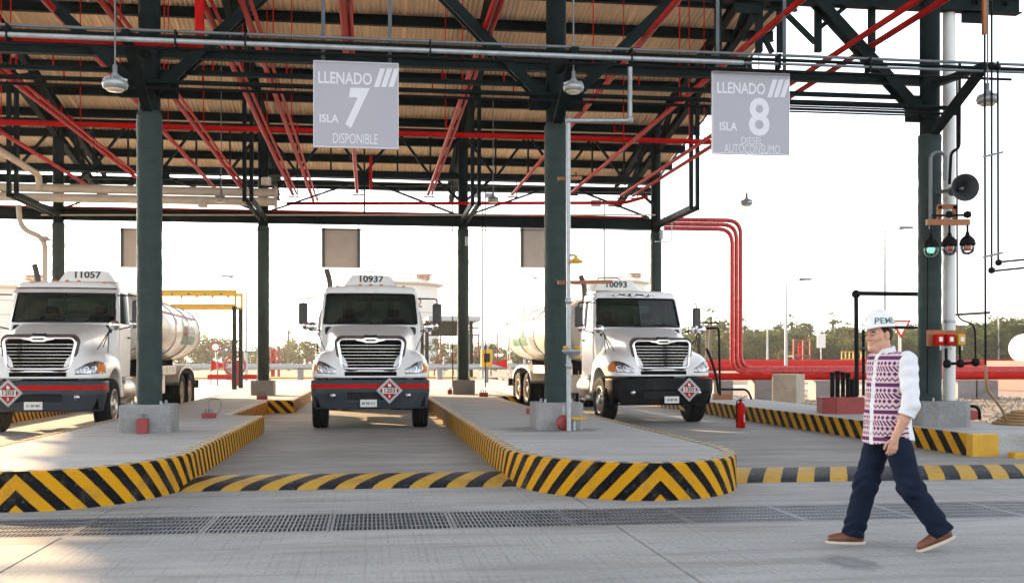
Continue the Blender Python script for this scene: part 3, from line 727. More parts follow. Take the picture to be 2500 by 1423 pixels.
# ------------------------------------------------------------------ tanker trucks
def paint(name, c, rough=.28, dirt=(.30,.26,.20), amt=.35):
    m, n, l, b = nt(name); tc = n.new('ShaderNodeTexCoord').outputs['Object']; oi = n.new('ShaderNodeObjectInfo')
    ad = n.new('ShaderNodeVectorMath'); ad.operation = 'ADD'; l.new(tc, ad.inputs[0]); l.new(oi.outputs['Random'], ad.inputs[1])
    no = n.new('ShaderNodeTexNoise'); no.inputs['Scale'].default_value = 2.2; no.inputs['Detail'].default_value = 9; no.inputs['Roughness'].default_value = .65; mpp = n.new('ShaderNodeMapping'); mpp.inputs['Scale'].default_value = (1,1,.45); l.new(ad.outputs[0], mpp.inputs[0]); l.new(mpp.outputs[0], no.inputs[0])
    r = n.new('ShaderNodeMapRange'); r.inputs[1].default_value = .5; r.inputs[2].default_value = .85; r.inputs[3].default_value = 0; r.inputs[4].default_value = amt; l.new(no.outputs[0], r.inputs[0])
    l.new(mixc(n, l, r.outputs[0], c, dirt), b.inputs['Base Color'])
    l.new(mth(n, l, 'MULTIPLY_ADD', no.outputs[0], .3, rough-.1), b.inputs['Roughness'])
    b.inputs['Coat Weight'].default_value = .35; b.inputs['Coat Roughness'].default_value = .12; return m
M['truck'] = paint('truck_white_paint', (.82,.82,.81), amt=.38)
M['tank'] = paint('tank_cream_paint', (.70,.66,.58), .25)
M['bumper'] = paint('grey_bumper', (.036,.046,.058), .4, (.16,.14,.12))
M['grille_black'] = simple('grille_black', (.004,.004,.004), .7, amt=.1, scale=9, coord='obj')
M['bumper_blk'] = paint('black_bumper', (.007,.007,.008), .42, (.10,.09,.08))
M['stripe_red'] = simple('red_reflective', (.56,.008,.006), .45, amt=.12, scale=5, coord='obj')
M['chrome'] = simple('chrome', (.80,.80,.82), .14, 1.0, amt=.05, scale=5, coord='obj')
M['alu'] = simple('aluminium', (.62,.60,.57), .35, .9, amt=.12, scale=5, coord='obj')
M['rubber'] = simple('tyre_rubber', (.022,.021,.021), .8, amt=.3, scale=5, coord='obj')
M['trim'] = simple('black_trim', (.018,.018,.019), .5, amt=.2, scale=6, coord='obj')
M['mirror_case'] = simple('dark_grey_plastic', (.065,.06,.058), .55, amt=.15, scale=6, coord='obj')
M['rim'] = simple('cream_wheel', (.55,.47,.36), .5, amt=.25, scale=7, coord='obj')
M['cabin'] = simple('cab_interior', (.05,.048,.045), .8, amt=.2, scale=5, coord='obj')
M['seat'] = simple('cab_seat', (.09,.085,.08), .85, amt=.2, scale=8, coord='obj')
M['amber'] = simple('amber_lens', (.75,.22,.02), .2, amt=.1, scale=20, coord='obj')
M['green'] = simple('green_decal', (.05,.20,.11), .35, amt=.1, scale=6, coord='obj')
M['decal_white'] = simple('white_decal', (.7,.7,.68), .35, amt=.05, scale=6, coord='obj')
M['decal_red'] = simple('red_decal', (.40,.012,.012), .45, amt=.08, scale=6, coord='obj')
M['ink'] = simple('black_lettering', (.03,.03,.03), .5, amt=.1, scale=9, coord='obj')
M['soot_shadow'] = simple('soot_shadow_steel', (.16,.13,.11), .5, .7, amt=.3, scale=5, coord='obj')  # sooty steel, also used for the painted shadow round the grilles
M['peel'] = simple('peeled_primer', (.10,.10,.10), .7, amt=.3, scale=8, coord='obj')
for k_, c_ in (('black_bumper',.0),('grey_bumper',.1)): MATS[k_].node_tree.nodes['Principled BSDF'].inputs['Coat Weight'].default_value = c_; matte(k_, .15)
matte('grille_black', .05)
def glass(name, tint, trans=.75, rough=.02):
    m, n, l, b = nt(name); n.remove(b); out = n['Material Output']
    t = n.new('ShaderNodeBsdfTransparent'); t.inputs[0].default_value = (*tint, 1); g = n.new('ShaderNodeBsdfGlossy'); g.inputs['Roughness'].default_value = rough
    f = n.new('ShaderNodeFresnel'); f.inputs[0].default_value = 1.5; mx = n.new('ShaderNodeMixShader')
    no = n.new('ShaderNodeTexNoise'); no.inputs['Scale'].default_value = 3; df = n.new('ShaderNodeBsdfDiffuse'); df.inputs[0].default_value = (.5,.48,.44,1)
    l.new(f.outputs[0], mx.inputs[0]); l.new(t.outputs[0], mx.inputs[1]); l.new(g.outputs[0], mx.inputs[2])
    m2 = n.new('ShaderNodeMixShader'); l.new(mth(n, l, 'MULTIPLY', no.outputs[0], .045), m2.inputs[0]); l.new(mx.outputs[0], m2.inputs[1]); l.new(df.outputs[0], m2.inputs[2])
    l.new(m2.outputs[0], out.inputs[0]); return m
M['glass'] = glass('tinted_glass', (.17,.25,.21))
M['lens'] = glass('clear_lens', (.92,.92,.92))

def fend(x, y, z):
    ax = np.abs(x); zz = np.maximum(z-1.10, 0)
    p = (np.abs(ax-.76)/.405)**2.6 + (np.abs(y-1.12)/1.02)**2.6 + (zz/.46)**2.2
    return (np.maximum(p, 1e-9)**(1/2.4)-1)*.42
def yface(x, z): return .13 + (z-1.0)*.17 + .12*(np.abs(x)/.8)**2
def sd_hood(x, y, z):
    ax = np.abs(x)
    a = z - (1.80 + (y-.2)*.195 - .05*(ax/.9)**2)
    b = (yface(x, z) - y)*.95; c = (ax - (.60 + (y-.1)*.17 + (2.0-z)*.16))*.95
    h = smax(smax(a, b, .10), c, .16); h = smin(h, fend(x, y, z), .13)
    h = smax(h, y-1.95, .02)
    bot = np.where(y < 1.15, 1.015, .62) - z
    h = smax(h, bot, .02)
    arch = np.sqrt((y-1.12)**2 + (z-.53)**2) - .665; arch = np.maximum(arch, .72-ax); arch = np.maximum(arch, -(z+.2))
    h = smax(h, -arch, .03)
    inner = np.maximum(np.maximum(ax-.72, y-1.96), z-1.45); inner = np.maximum(inner, .5-y)
    return np.maximum(h, -inner)
def wsy(x, z): return 1.74 + (z-2.08)*.40 + .13*(np.abs(x)/.95)**2
def sd_cab0(x, y, z):
    ax = np.abs(x)
    top = z - (2.96 - .05*ax**2 - .25*np.maximum(2.35-y, 0)**2)
    fr = (wsy(x, np.minimum(z, 2.80) - .0) - y)*.93; fr = np.where(z < 2.08, np.maximum(fr, 1.72-y), fr)
    si = (ax - (1.045 - .085*np.maximum(z-2.0, 0) - .02*np.maximum(2-z,0)))
    d = smax(top, fr, .10); d = smax(d, si, .10); d = smax(d, y-3.12, .07); return smax(d, .95-z, .03)
def win(x, y, z):
    ax = np.abs(x); k = .05
    ws = smax(smax(2.115 - z, z-2.765, k), smax(ax-(.985-.085*(z-2.1)), y-2.35, k), k)
    sw = smax(smax(2.10-z, z-2.72, k), smax((2.03+.35*(z-2.1)) - y, y-2.82, k), k); sw = np.maximum(sw, .75-ax)
    rw = smax(smax(2.22-z, z-2.66, k), smax(ax-.62, 2.9-y, k), k)
    return np.minimum(np.minimum(ws, sw), rw)
def sd_cab(x, y, z):
    o = sd_cab0(x, y, z); s = np.maximum(o, -(o+.05)); return smax(s, -win(x, y, z), .012)
def sd_door(x, y, z):
    o = np.abs(sd_cab0(x, y, z)-.004)-.012; ax = np.abs(x)
    reg = smax(smax(1.02-z, z-2.80, .05), smax(1.98 + .3*np.maximum(z-2.1,0) - y, y-2.93, .05), .08); reg = np.maximum(reg, .8-ax)
    o = np.maximum(o, reg); return smax(o, -win(x, y, z), .01)
def sd_bump(x, y, z):
    ax = np.abs(x); tp = np.maximum(.72-z, 0)*.22
    p = ((ax/(1.16-tp))**4.5 + (np.abs(y-.64)/(.64-tp))**4.5)
    d = (np.maximum(p, 1e-9)**(1/4.5)-1)*.62; d = smax(d, np.abs(z-.695)-.285, .03); d = np.maximum(d, y-.44-.16*(z > .75))
    hole = smax(smax(ax-.46, np.abs(z-.655)-.07, .03), y-.07, .02); d = smax(d, -hole, .01)
    return np.maximum(d, -np.maximum(np.maximum(ax-1.05, .16-y), np.abs(z-.69)-.25))
def plan_y(x, o=0): return .64 - (.64+o)*np.maximum(1-(np.abs(x)/(1.16+o))**4.5, 0)**(1/4.5)
HOOD = net_mesh('hood', sd_hood, (-1.25,.0,.5), (1.25,2.05,2.35), .022, M['truck'])
CAB = net_mesh('cab', sd_cab, (-1.15,1.6,.88), (1.15,3.25,3.08), .022, M['truck'])
DOOR = net_mesh('door', sd_door, (.7,1.85,.95), (1.15,3.05,2.9), .015, M['truck'])
BUMP = net_mesh('bumper', sd_bump, (-1.22,-.05,.36), (1.22,.72,1.04), .02, M['bumper'])
BUMPB = BUMP.copy(); BUMPB.materials[0] = M['bumper_blk']
def march(fn, x, z, y0=-.1, y1=2.0):
    ys = np.arange(y0, y1, .004); d = fn(np.full_like(ys, x), ys, np.full_like(ys, z)); i = np.argmax(d < 0); return ys[i] if d[i] < 0 else y1
# headlights laid on the fender surface
def lamp_patch(s, inset, off, u0=0, u1=1):
    m = MB(); n, k = 14, 8; vs = []
    for i in range(n+1):
        u = u0+(u1-u0)*i/n; x = .66+.455*u; zt = 1.165+.17*math.sin(min(1, u*1.25)*math.pi*.5)**1.1 - .10*max(0, u-.8)*2; zb = 1.10 + .02*u - .0*(1-u)
        zc = (zt+zb)/2; hh = max((zt-zb)/2 - inset, .004)
        for j in range(k+1):
            z = zc - hh + 2*hh*j/k; vs.append((s*x, march(sd_hood, x, z) - off, z))
    fs = [(i*(k+1)+j, (i+1)*(k+1)+j, (i+1)*(k+1)+j+1, i*(k+1)+j+1) for i in range(n) for j in range(k)]
    if s < 0: fs = [f[::-1] for f in fs]
    return m.add(vs, fs, True)
M['reflector'] = simple('lamp_reflector', (.62,.63,.65), .22, .85, amt=.5, scale=22, coord='obj')
CACHE = {}
def cached(key, fn, name, mat, parent, bevel=0, label=None):
    if key not in CACHE:
        o = fn().build(name, mat, parent, bevel); CACHE[key] = o.data
        if label: o['label'] = label
        return o
    return link(name, CACHE[key], parent, bevel, label)
def wheel(T, x, y, front, dual=False):
    s = 1 if x > 0 else -1
    def tyre():
        m = MB(); prof = [(.29,-.13),(.40,-.155),(.47,-.15),(.497,-.125),(.503,-.09),(.493,-.085),(.493,-.065),(.505,-.06),(.505,-.02),(.495,-.015),(.495,.015),(.505,.02),(.505,.06),(.493,.065),(.493,.085),(.503,.09),(.497,.125),(.47,.15),(.40,.155),(.29,.13)]
        return m.lathe(prof, (0,0,0), (1,0,0), 40)
    def rimf():
        m = MB(); m.lathe([(.29,-.13),(.295,.10),(.30,.14),(.285,.145),(.265,.12),(.25,.05),(.20,.075),(.12,.09),(.105,.135),(.06,.15),(.001,.15)], (0,0,0), (1,0,0), 32)
        for k in range(10):
            t = 2*math.pi*k/10; p = Vector((.085, .165*math.cos(t), .165*math.sin(t))); m.cyl(p, p+Vector((.045,0,0)), .016, .012, n=8)
        return m
    def rimr():
        m = MB(); m.lathe([(.29,-.13),(.295,.10),(.30,.14),(.285,.145),(.26,.10),(.225,-.02),(.15,-.03),(.14,.05),(.11,.07),(.10,.12),(.001,.13)], (0,0,0), (1,0,0), 32)
        for k in range(10):
            t = 2*math.pi*k/10; p = Vector((-.02, .185*math.cos(t), .185*math.sin(t))); m.cyl(p, p+Vector((.05,0,0)), .015, n=8)
        return m
    for i in range(2 if dual else 1):
        w = bpy.data.objects.new('wheel', None)
        t = cached('tyre', tyre, 'wheel', M['rubber'], T); t.location = (x - s*.33*i, y, .5); t.rotation_euler = (0, 0, 0 if s > 0 else math.pi)
        r = cached('rim'+str(front), rimf if front else rimr, 'rim', M['alu'] if front else M['rim'], t)
        bpy.data.objects.remove(w)
def tank_pt(th, y, o=0, yz=2.14):
    a, b = 1.17+o, .80+o; c, s = math.cos(th), math.sin(th); e = 2/2.35
    return Vector((a*abs(c)**e*(1 if c >= 0 else -1), y, yz + b*abs(s)**e*(1 if s >= 0 else -1)))
def truck(number, label, loc, yaw, black=False, plate='20 RE 311', placard=(.35,.76), plate_x=-.04):
    T = thing('tanker_truck', label, 'tanker truck', (0,0,0), 'white tanker trucks parked in the loading lanes')
    link('hood', HOOD, T); link('cab', CAB, T)
    for s in (1, -1):
        d = link('door', DOOR, T); 
        if s < 0: d.scale.x = -1
        def handle(): return MB().box(1.062, 1.085, 2.70, 2.86, 1.80, 1.84)
        cached('handle', handle, 'handle', M['trim'], d, .006)
    link('bumper', BUMPB if black else BUMP, T)
    bm = M['bumper_blk'] if black else M['bumper']
    if not black:
        def strp():
            m = MB(); vs = []; xs = 1.16*np.sin(np.linspace(-math.pi/2*.985, math.pi/2*.985, 60))
            for x in xs:
                for z in (.815, .895): vs.append((x*1.0035, plan_y(x)-.004, z))
            return m.add(vs, [(2*i, 2*i+2, 2*i+3, 2*i+1) for i in range(59)], True)
        cached('strp', strp, 'red_band', M['stripe_red'], T)
    cached('intake', lambda: MB().box(-.5,.5,.06,.10,.56,.75), 'bumper_grille', M['trim'], T)
    for x in (-.72,.72):
        def fog(): return MB().lathe([(.055,.0),(.055,.02),(.045,.03),(.001,.034)], (0,0,0), (0,-1,0), 16)
        f = cached('fog', fog, 'fog_lamp', M['reflector'], T); f.location = (x, float(plan_y(x))-.005, .675)
    # grille
    def ring(hw0, hw1, z0, z1, rc, n=8):
        P = []
        for cx, cz, a0 in ((hw1-rc, z1-rc, 0), (-(hw1-rc), z1-rc, 90), (-(hw0-rc), z0+rc, 180), (hw0-rc, z0+rc, 270)):
            for k in range(n+1):
                a = R(a0+90*k/n); P.append((cx+rc*math.cos(a), cz+rc*math.sin(a)))
        return P
    def frame():
        m = MB(); P = ring(.56,.625,1.195,1.765,.10); return m.tube([(x, yface(x,z)-.03, z) for x, z in P], .034, 8, closed=True)
    cached('frame', frame, 'grille_frame', M['chrome'], T)
    def surround():
        m = MB(); P = ring(.60,.675,1.16,1.81,.12); return m.tube([(x, yface(x,z)-.004, z) for x, z in P], .03, 8, closed=True)
    cached('surround', surround, 'grille_shadow_ring', M['soot_shadow'], T)  # dark ring paints the shadow of the hood opening round the grille
    def back():
        m = MB(); vs = []; n = 12
        for i in range(n+1):
            for j in range(n+1):
                z = 1.19+.58*j/n; x = (-.6+1.2*i/n)*(.93+.07*j/n); vs.append((x, yface(x,z)-.014, z))
        return m.add(vs, [(i*(n+1)+j, (i+1)*(n+1)+j, (i+1)*(n+1)+j+1, i*(n+1)+j+1) for i in range(n) for j in range(n)], True)
    g = cached('gback', back, 'grille', M['grille_black'], T)
    for k in range(7):
        z = 1.265+.064*k
        def bar():
            m = MB(); xs = np.linspace(-.585, .585, 13)*(.92+.08*k/6); vs = []
            for x in xs:
                y = float(yface(x, z))-.035; vs += [(x, y+.02, z-.006), (x, y, z-.004), (x, y, z+.003), (x, y+.03, z+.004)]
            return m.add(vs, [(4*i+j, 4*i+4+j, 4*i+5+j, 4*i+1+j) for i in range(12) for j in range(3)])
        cached('bar%d' % k, bar, 'grille_bar', M['chrome'], g)
    def badge():
        m = MB(); xs = [(-.28,.012),(-.16,.03),(-.10,.055),(.10,.055),(.16,.03),(.28,.012)]; zc = 1.745
        poly = [(x, zc+h) for x, h in xs] + [(x, zc-h) for x, h in xs[::-1]]
        return m.extr([(x, z) for x, z in poly], (0, float(yface(0,zc))-.085, 0), (1,0,0), (0,0,1), (0,.06,0))
    b = cached('badge', badge, 'emblem_bar', M['chrome'], T, .008)
    cached('wing', lambda: MB().box(-.10,.10,float(yface(0,1.745))-.092,float(yface(0,1.745))-.08,1.728,1.762), 'emblem', M['mirror_case'], b, .006)
    def hb():
        y = .27; return MB().extr([(-.13,-.01),(-.12,.018),(-.05,.01),(.05,.01),(.12,.018),(.13,-.01),(.06,-.028),(-.06,-.028)], (0,y,1.835), (1,0,0), (0,.3,.95), (0,-.02,.004))
    cached('hbadge', hb, 'hood_emblem', M['trim'], T)
    def slot():
        m = MB(); vs = []; n = 12; xs = np.linspace(-.5, .5, n+1)
        for x in xs:
            for z in (1.055, 1.065, 1.125, 1.135): vs.append((x, float(march(sd_hood, abs(x), z))-.004 - (0 if z in (1.055,1.135) else .012), z))
        return m.add(vs, [(4*i+j, 4*i+4+j, 4*i+5+j, 4*i+1+j) for i in range(n) for j in range(3)], True)
    cached('slot', slot, 'lower_grille', M['grille_black'], T)
    for s in (1, -1):
        h = cached('lampb%d' % s, lambda: lamp_patch(s, -.010, .004), 'headlight', M['trim'], T)
        cached('lampr%d' % s, lambda: lamp_patch(s, .004, .008), 'reflector', M['reflector'], h)
        cached('lampa%d' % s, lambda: lamp_patch(s, .02, .014, .80, .99), 'turn_signal', M['amber'], h)
        def bulbs():
            m = MB()
            for x, r in ((.86,.042),(.975,.05)):
                y = march(sd_hood, x, 1.205); m.lathe([(r,.0),(r*.9,.012),(r*.55,-.012),(r*.2,-.02),(.001,.004)], (s*x, y-.012, 1.20), (s*.35,-1,0), 16)
            return m
        cached('bulb%d' % s, bulbs, 'lamp_bowl', M['chrome'], h)
        # hood mirror on a tripod
        def hm():
            m = MB(); c = Vector((s*1.16, .98, 2.03))
            for q in ((s*.90,.78,1.56),(s*.93,1.08,1.60),(s*1.06,.92,1.50)): m.tube([q, c+Vector((-s*.10,.02,-.12))], .009, 6)
            m.tube([c+Vector((-s*.10,.02,-.12)), c], .012, 6); return m
        t = cached('hmleg%d' % s, hm, 'hood_mirror', M['trim'], T)
        cached('hm%d' % s, lambda: MB().lathe([(.10,.03),(.10,.0),(.085,-.03),(.04,-.055),(.001,-.06)], (s*1.16,.98,2.03), (s*.1,1,0), 20), 'mirror_bowl', M['chrome'], t)
        def arm():
            m = MB(); m.tube(bend([(s*1.0,1.98,2.66),(s*1.40,1.93,2.66),(s*1.40,1.93,2.06),(s*1.02,1.95,1.97)], .07), .013, 8); return m
        a = cached('arm%d' % s, arm, 'side_mirror', M['trim'], T)
        cached('mir%d' % s, lambda: MB().box(s*1.40-.095, s*1.40+.095, 1.87, 1.98, 2.10, 2.56), 'mirror_housing', M['mirror_case'], a, .04)
        cached('cvx%d' % s, lambda: MB().lathe([(.09,.03),(.09,.0),(.07,-.03),(.001,-.05)], (s*1.34,1.86,2.08), (0,1,0), 18), 'convex_mirror', M['chrome'], a)
        # steps, fuel tank
        def ft():
            m = MB(); m.lathe([(.001,0),(.27,0),(.30,.03),(.30,1.15),(.27,1.18),(.001,1.18)], (s*.82, 2.05, .72), (0,1,0), 28); return m
        f = cached('ft%d' % s, ft, 'fuel_tank', M['alu'], T)
        cached('step%d' % s, lambda: MB().box(s*.80, s*1.14, 2.1, 2.75, .98, 1.02).box(s*.85, s*1.16, 2.15, 2.7, .45, .48), 'step', M['alu'], f)
        def fl():
            m = MB(); n = 20; vs = []
            for i in range(n+1):
                a = R(-8 + 196*i/n); 
                for x in (.62, 1.19): vs.append((s*x, 9.58 - 1.36*math.cos(a)*1.0, .62 + .60*abs(math.sin(a))**.55))
            m.add(vs, [(2*i, 2*i+2, 2*i+3, 2*i+1) for i in range(n)], True)
            vs = []
            for i in range(n+1):
                a = R(-8 + 196*i/n)
                for z in (0, .07): vs.append((s*1.19, 9.58 - 1.36*math.cos(a), .62 + .60*abs(math.sin(a))**.55 - z))
            return m.add(vs, [(2*i, 2*i+2, 2*i+3, 2*i+1) for i in range(n)], True)
        cached('fend%d' % s, fl, 'rear_fender', M['alu'], T)
        cached('flap%d' % s, lambda: MB().box(s*.55, s*1.18, 10.92, 10.94, .18, .72), 'mud_flap', M['trim'], T)
        cached('skirt%d' % s, lambda: MB().box(s*1.12, s*1.15, 3.6, 8.1, 1.0, 1.22), 'side_rail', M['tank'], T, .01)
        cached('locker%d' % s, lambda: MB().box(s*.55, s*1.13, 4.3, 6.6, .55, .98), 'side_locker', M['tank'], T, .02)
        wheel(T, s*1.0, 1.12, True); wheel(T, s*1.02, 8.92, False, True); wheel(T, s*1.02, 10.25, False, True)
    # glazing
    def wsg():
        m = MB(); n = 10; vs = []
        for i in range(n+1):
            for j in range(n+1):
                z = 2.08+.70*j/n; x = (-1+2*i/n)*(1.0-.085*(z-2.1)); vs.append((x, float(wsy(x, z))+.022, z))
        return m.add(vs, [(i*(n+1)+j, (i+1)*(n+1)+j, (i+1)*(n+1)+j+1, i*(n+1)+j+1) for i in range(n) for j in range(n)], True)
    w = cached('wsg', wsg, 'windshield', M['glass'], T)
    def seal():
        m = MB(); P = []
        for x, z in [(-.975+1.95*k/14, 2.12) for k in range(15)] + [(.92-1.84*k/14, 2.76) for k in range(15)]: P.append((x, float(wsy(x, z))-.004, z))
        return m.tube(bend(P + [P[0]], .05, 3)[:-1], .017, 6, closed=True)
    cached('seal', seal, 'window_seal', M['trim'], w)
    cached('post', lambda: MB().beam((0, float(wsy(0,2.1))+.01, 2.1), (0, float(wsy(0,2.76))+.01, 2.76), .035, .02), 'centre_post', M['trim'], w)
    def wiper():
        m = MB()
        for s in (-1, 1): m.tube([(s*.12+.25, float(wsy(.3,2.12))-.02, 2.12), (s*.42+.18, float(wsy(.5,2.3))-.02, 2.2)], .009, 5); 
        return m.tube([(-.75, float(wsy(.75,2.15))-.02, 2.15), (.0, float(wsy(0,2.17))-.02, 2.17)], .008, 5).tube([(.1, float(wsy(.1,2.15))-.02, 2.15), (.8, float(wsy(.8,2.17))-.02, 2.17)], .008, 5)
    cached('wiper', wiper, 'wiper', M['trim'], T)
    for s in (1,-1): cached('sg%d' % s, lambda: MB().add([(s*1.02,2.0,2.06),(s*1.02,2.86,2.06),(s*.965,2.86,2.74),(s*.965,2.2,2.74)], [(0,1,2,3) if s > 0 else (3,2,1,0)]), 'side_window', M['glass'], T)
    cached('rg', lambda: MB().add([(-.66,3.09,2.18),(.66,3.09,2.18),(.66,3.09,2.70),(-.66,3.09,2.70)], [(0,1,2,3)]), 'rear_window', M['glass'], T)
    # cab interior
    cached('dash', lambda: MB().box(-.95,.95,1.78,2.12,1.3,2.06), 'dashboard', M['cabin'], T, .05)
    for x in (-.48,.5): cached('seat%.1f' % x, lambda: MB().box(x-.25,x+.25,2.35,2.85,1.25,1.55).box(x-.24,x+.24,2.78,2.95,1.55,2.28).box(x-.13,x+.13,2.80,2.92,2.30,2.48), 'seat', M['seat'], T, .05)
    cached('steer', lambda: MB().tube([(.5+.22*math.cos(a), 2.20+.09*math.sin(a), 2.02+.19*math.sin(a)) for a in np.linspace(0, 2*math.pi, 24, endpoint=False)], .016, 6, closed=True), 'steering_wheel', M['trim'], T)
    # roof lights, horn, exhaust
    def mk():
        m = MB()
        for x in (mx,):
            y = 2.14 + .13*(abs(x)/.95)**2; m.lathe([(.05,0),(.045,.03),(.02,.05),(.001,.052)], (x, y, 2.925 - .05*x*x), (0,-.15,1), 12)
        return m
    if not black:
        for mx in (-.7,-.22,0,.22,.7): cached('mk%g' % mx, mk, 'marker_light', M['amber'], T)
    else:
        def pl():
            m = MB(); vs = []; n = 16; rr = random.Random(5)
            for i in range(n+1):
                x = -.72 + 1.15*i/n; 
                for z, j in ((2.80+.04*rr.random(), 0), (2.905+rr.uniform(-.05,.03), 1)): 
                    y = march(sd_cab0, abs(x), z, 1.6, 2.6); vs.append((x, y-.006, z))
            return m.add(vs, [(2*i, 2*i+2, 2*i+3, 2*i+1) for i in range(n)], True)
        cached('peel', pl, 'peeled_visor_paint', M['peel'], T)
    if number == '11057':
        def visor():
            m = MB(); vs = []; n = 14
            for i in range(n+1):
                x = -.96+1.92*i/n; y = float(wsy(x, 2.8)); vs += [(x, y-.01, 2.80), (x*1.02, y-.24, 2.70)]
            return m.add(vs, [(2*i, 2*i+2, 2*i+3, 2*i+1) for i in range(n)], True)
        cached('visor', visor, 'sun_visor', M['truck'], T)
        cached('vband', lambda: MB().tube([(-.96+1.92*i/14, float(wsy(-.96+1.92*i/14, 2.8))-.02, 2.80) for i in range(15)], .022, 6), 'visor_band', M['soot_shadow'], T)
    m = MB(); e = bend([(-.90,3.32,.9),(-.90,3.32,3.12),(-.98,3.36,3.38)], .2)
    cached('stack', lambda: m.tube(e, .062, 14, cap=False), 'exhaust_stack', M['soot_shadow'], T)
    cached('guard', lambda: MB().cyl((-.90,3.32,1.4),(-.90,3.32,2.3),.095,n=16), 'exhaust_guard', M['chrome'], T)
    # tank
    def tk():
        m = MB(); n = 48; vs = []; st = [(3.62,.0),(3.60,.35),(3.63,.7),(3.72,.93),(3.84,1.0),(12.0,1.0),(12.14,.93),(12.25,.7),(12.30,.35),(12.31,.0)]
        for y, k in st:
            for j in range(n):
                p = tank_pt(2*math.pi*j/n, y); vs.append((p.x*max(k,.001), y, 2.14+(p.z-2.14)*max(k,.001)))
        return m.add(vs, [(i*n+j, i*n+(j+1) % n, (i+1)*n+(j+1) % n, (i+1)*n+j) for i in range(len(st)-1) for j in range(n)], True)
    K = cached('tank', tk, 'tank', M['tank'], T)
    for y in (3.84, 5.9, 7.95, 10.0, 12.0):
        cached('hoop%.1f' % y, lambda: MB().tube([tank_pt(2*math.pi*j/40, y, .008) for j in range(40)], .018, 6, closed=True), 'tank_hoop', M['alu'], K)
    def patch(t0, t1, y0, y1, o, s):
        m = MB(); n = 6; vs = []
        for i in range(n+1):
            for y in (y0, y1): p = tank_pt(R(t0+(t1-t0)*i/n), y, o); vs.append((s*p.x, p.y, p.z))
        return m.add(vs, [(2*i, 2*i+1, 2*i+3, 2*i+2) if s > 0 else (2*i+2, 2*i+3, 2*i+1, 2*i) for i in range(n)], True)
    for s in (1,-1):
        d = cached('gd%d' % s, lambda: patch(-22, 22, 9.1, 11.1, .006, s), 'green_decal_panel', M['green'], K)
        cached('gdt%d' % s, lambda: patch(8, 18, 9.2, 11.0, .009, s), 'decal_band', M['decal_white'], K)
        cached('rd%d' % s, lambda: patch(24, 29, 4.2, 11.8, .008, s), 'orange_stripe', M['decal_red'], K)
        cached('rm%d' % s, lambda: patch(-6, 6, 9.25, 9.65, .009, s), 'red_emblem', M['decal_red'], K)
        cached('ob%d' % s, lambda: patch(8, 20, 8.2, 8.7, .009, s), 'orange_placard', M['amber'], K)
        text_on('decal_lettering', 'PEMEX', .36, M['decal_white'], K, (s*1.185, 10.35, 2.14), (0,s,0), (0,0,1), bold=.01)
    def cw():
        m = MB(); m.box(-.42,.42,3.95,11.6,2.945,2.975)
        for x in (-.42,.42): m.box(x-.02,x+.02,3.95,11.6,2.975,3.10)
        return m
    cached('cw', cw, 'catwalk', M['alu'], K)
    for i, y in enumerate((5.0,6.9,8.9,10.8)): cached('hatch%d' % i, lambda: MB().lathe([(.26,0),(.26,.14),(.2,.17),(.001,.18)], (0,y,2.97), n=20), 'hatch', M['alu'], K)
    def rail():
        m = MB(); m.tube(bend([(-.42,3.9,2.95),(-.42,3.9,3.38),(.15,3.9,3.38),(.15,3.9,3.2)], .08), .014, 6); return m
    cached('rail', rail, 'handrail', M['galv'], K)
    def lad():
        m = MB()
        for y in (11.2, 11.55): m.tube(bend([(-1.20,y,.8),(-1.26,y,2.2),(-.75,y,3.0),(-.75,y,3.55)], .2), .02, 6)
        for z in np.arange(1.0, 2.4, .3): m.tube([(-1.23,11.2,z),(-1.23,11.55,z)], .014, 6)
        return m
    cached('lad', lad, 'ladder', M['alu'], K)
    nb = cached('nboard', lambda: MB().extr([(-.56,0),(.56,0),(.45,.20),(-.45,.20)] if False else [(-.60,-.12),(.60,-.12),(.42,.12),(-.42,.12)], (0,3.72,3.17), (1,0,0), (0,0,1), (0,.5,0)), 'number_board', M['truck'], T, .02)
    text_on('number_lettering', number, .20, M['ink'], nb, (0, 3.714, 3.20), (1,0,0), (0,0,1), bold=.006, sx=1.15)
    # chassis
    def ch():
        m = MB()
        for x in (-.42,.42): m.box(x-.05,x+.05,.3,12.2,.68,.95)
        m.box(-.9,.9,1.05,1.2,.42,.56); m.box(-.9,.9,8.85,9.0,.42,.58); m.box(-.9,.9,10.18,10.33,.42,.58); m.box(-1.1,1.1,12.15,12.3,.55,.78); m.box(-.36,.36,.5,1.6,.9,1.3)
        for y in (4.2,6.5,8.2,11.4): m.box(-.5,.5,y-.06,y+.06,.95,1.45)
        return m
    cached('chassis', ch, 'chassis', M['trim'], T)
    # placard and plate
    x, z = placard; y = -.035
    P = cached('plc%g' % x, lambda: MB().extr([(0,-.255),(.255,0),(0,.255),(-.255,0)], (x,y,z), (1,0,0), (0,0,1), (0,.03,0)), 'hazard_placard', M['galv'], T, .006)
    cached('plr%g' % x, lambda: MB().add([(x,y-.002,z-.19),(x+.19,y-.002,z),(x,y-.002,z+.19),(x-.19,y-.002,z)], [(0,1,2,3)]), 'placard_field', M['decal_red'], P)
    cached('plw%g' % x, lambda: MB().add([(x-.135,y-.004,z-.055),(x+.135,y-.004,z-.055),(x+.135,y-.004,z+.055),(x-.135,y-.004,z+.055)], [(0,1,2,3)]), 'placard_band', M['decal_white'], P)
    cached('plf%g' % x, lambda: MB().add([(x+a,y-.004,z+b) for a, b in ((-.025,.075),(.025,.075),(.04,.10),(.02,.115),(.022,.14),(0,.125),(-.012,.15),(-.03,.12))], [tuple(range(8))]), 'flame_mark', M['decal_white'], P)
    text_on('placard_lettering', '1203', .115, M['ink'], P, (x, y-.006, z), (1,0,0), (0,0,1), bold=.004)
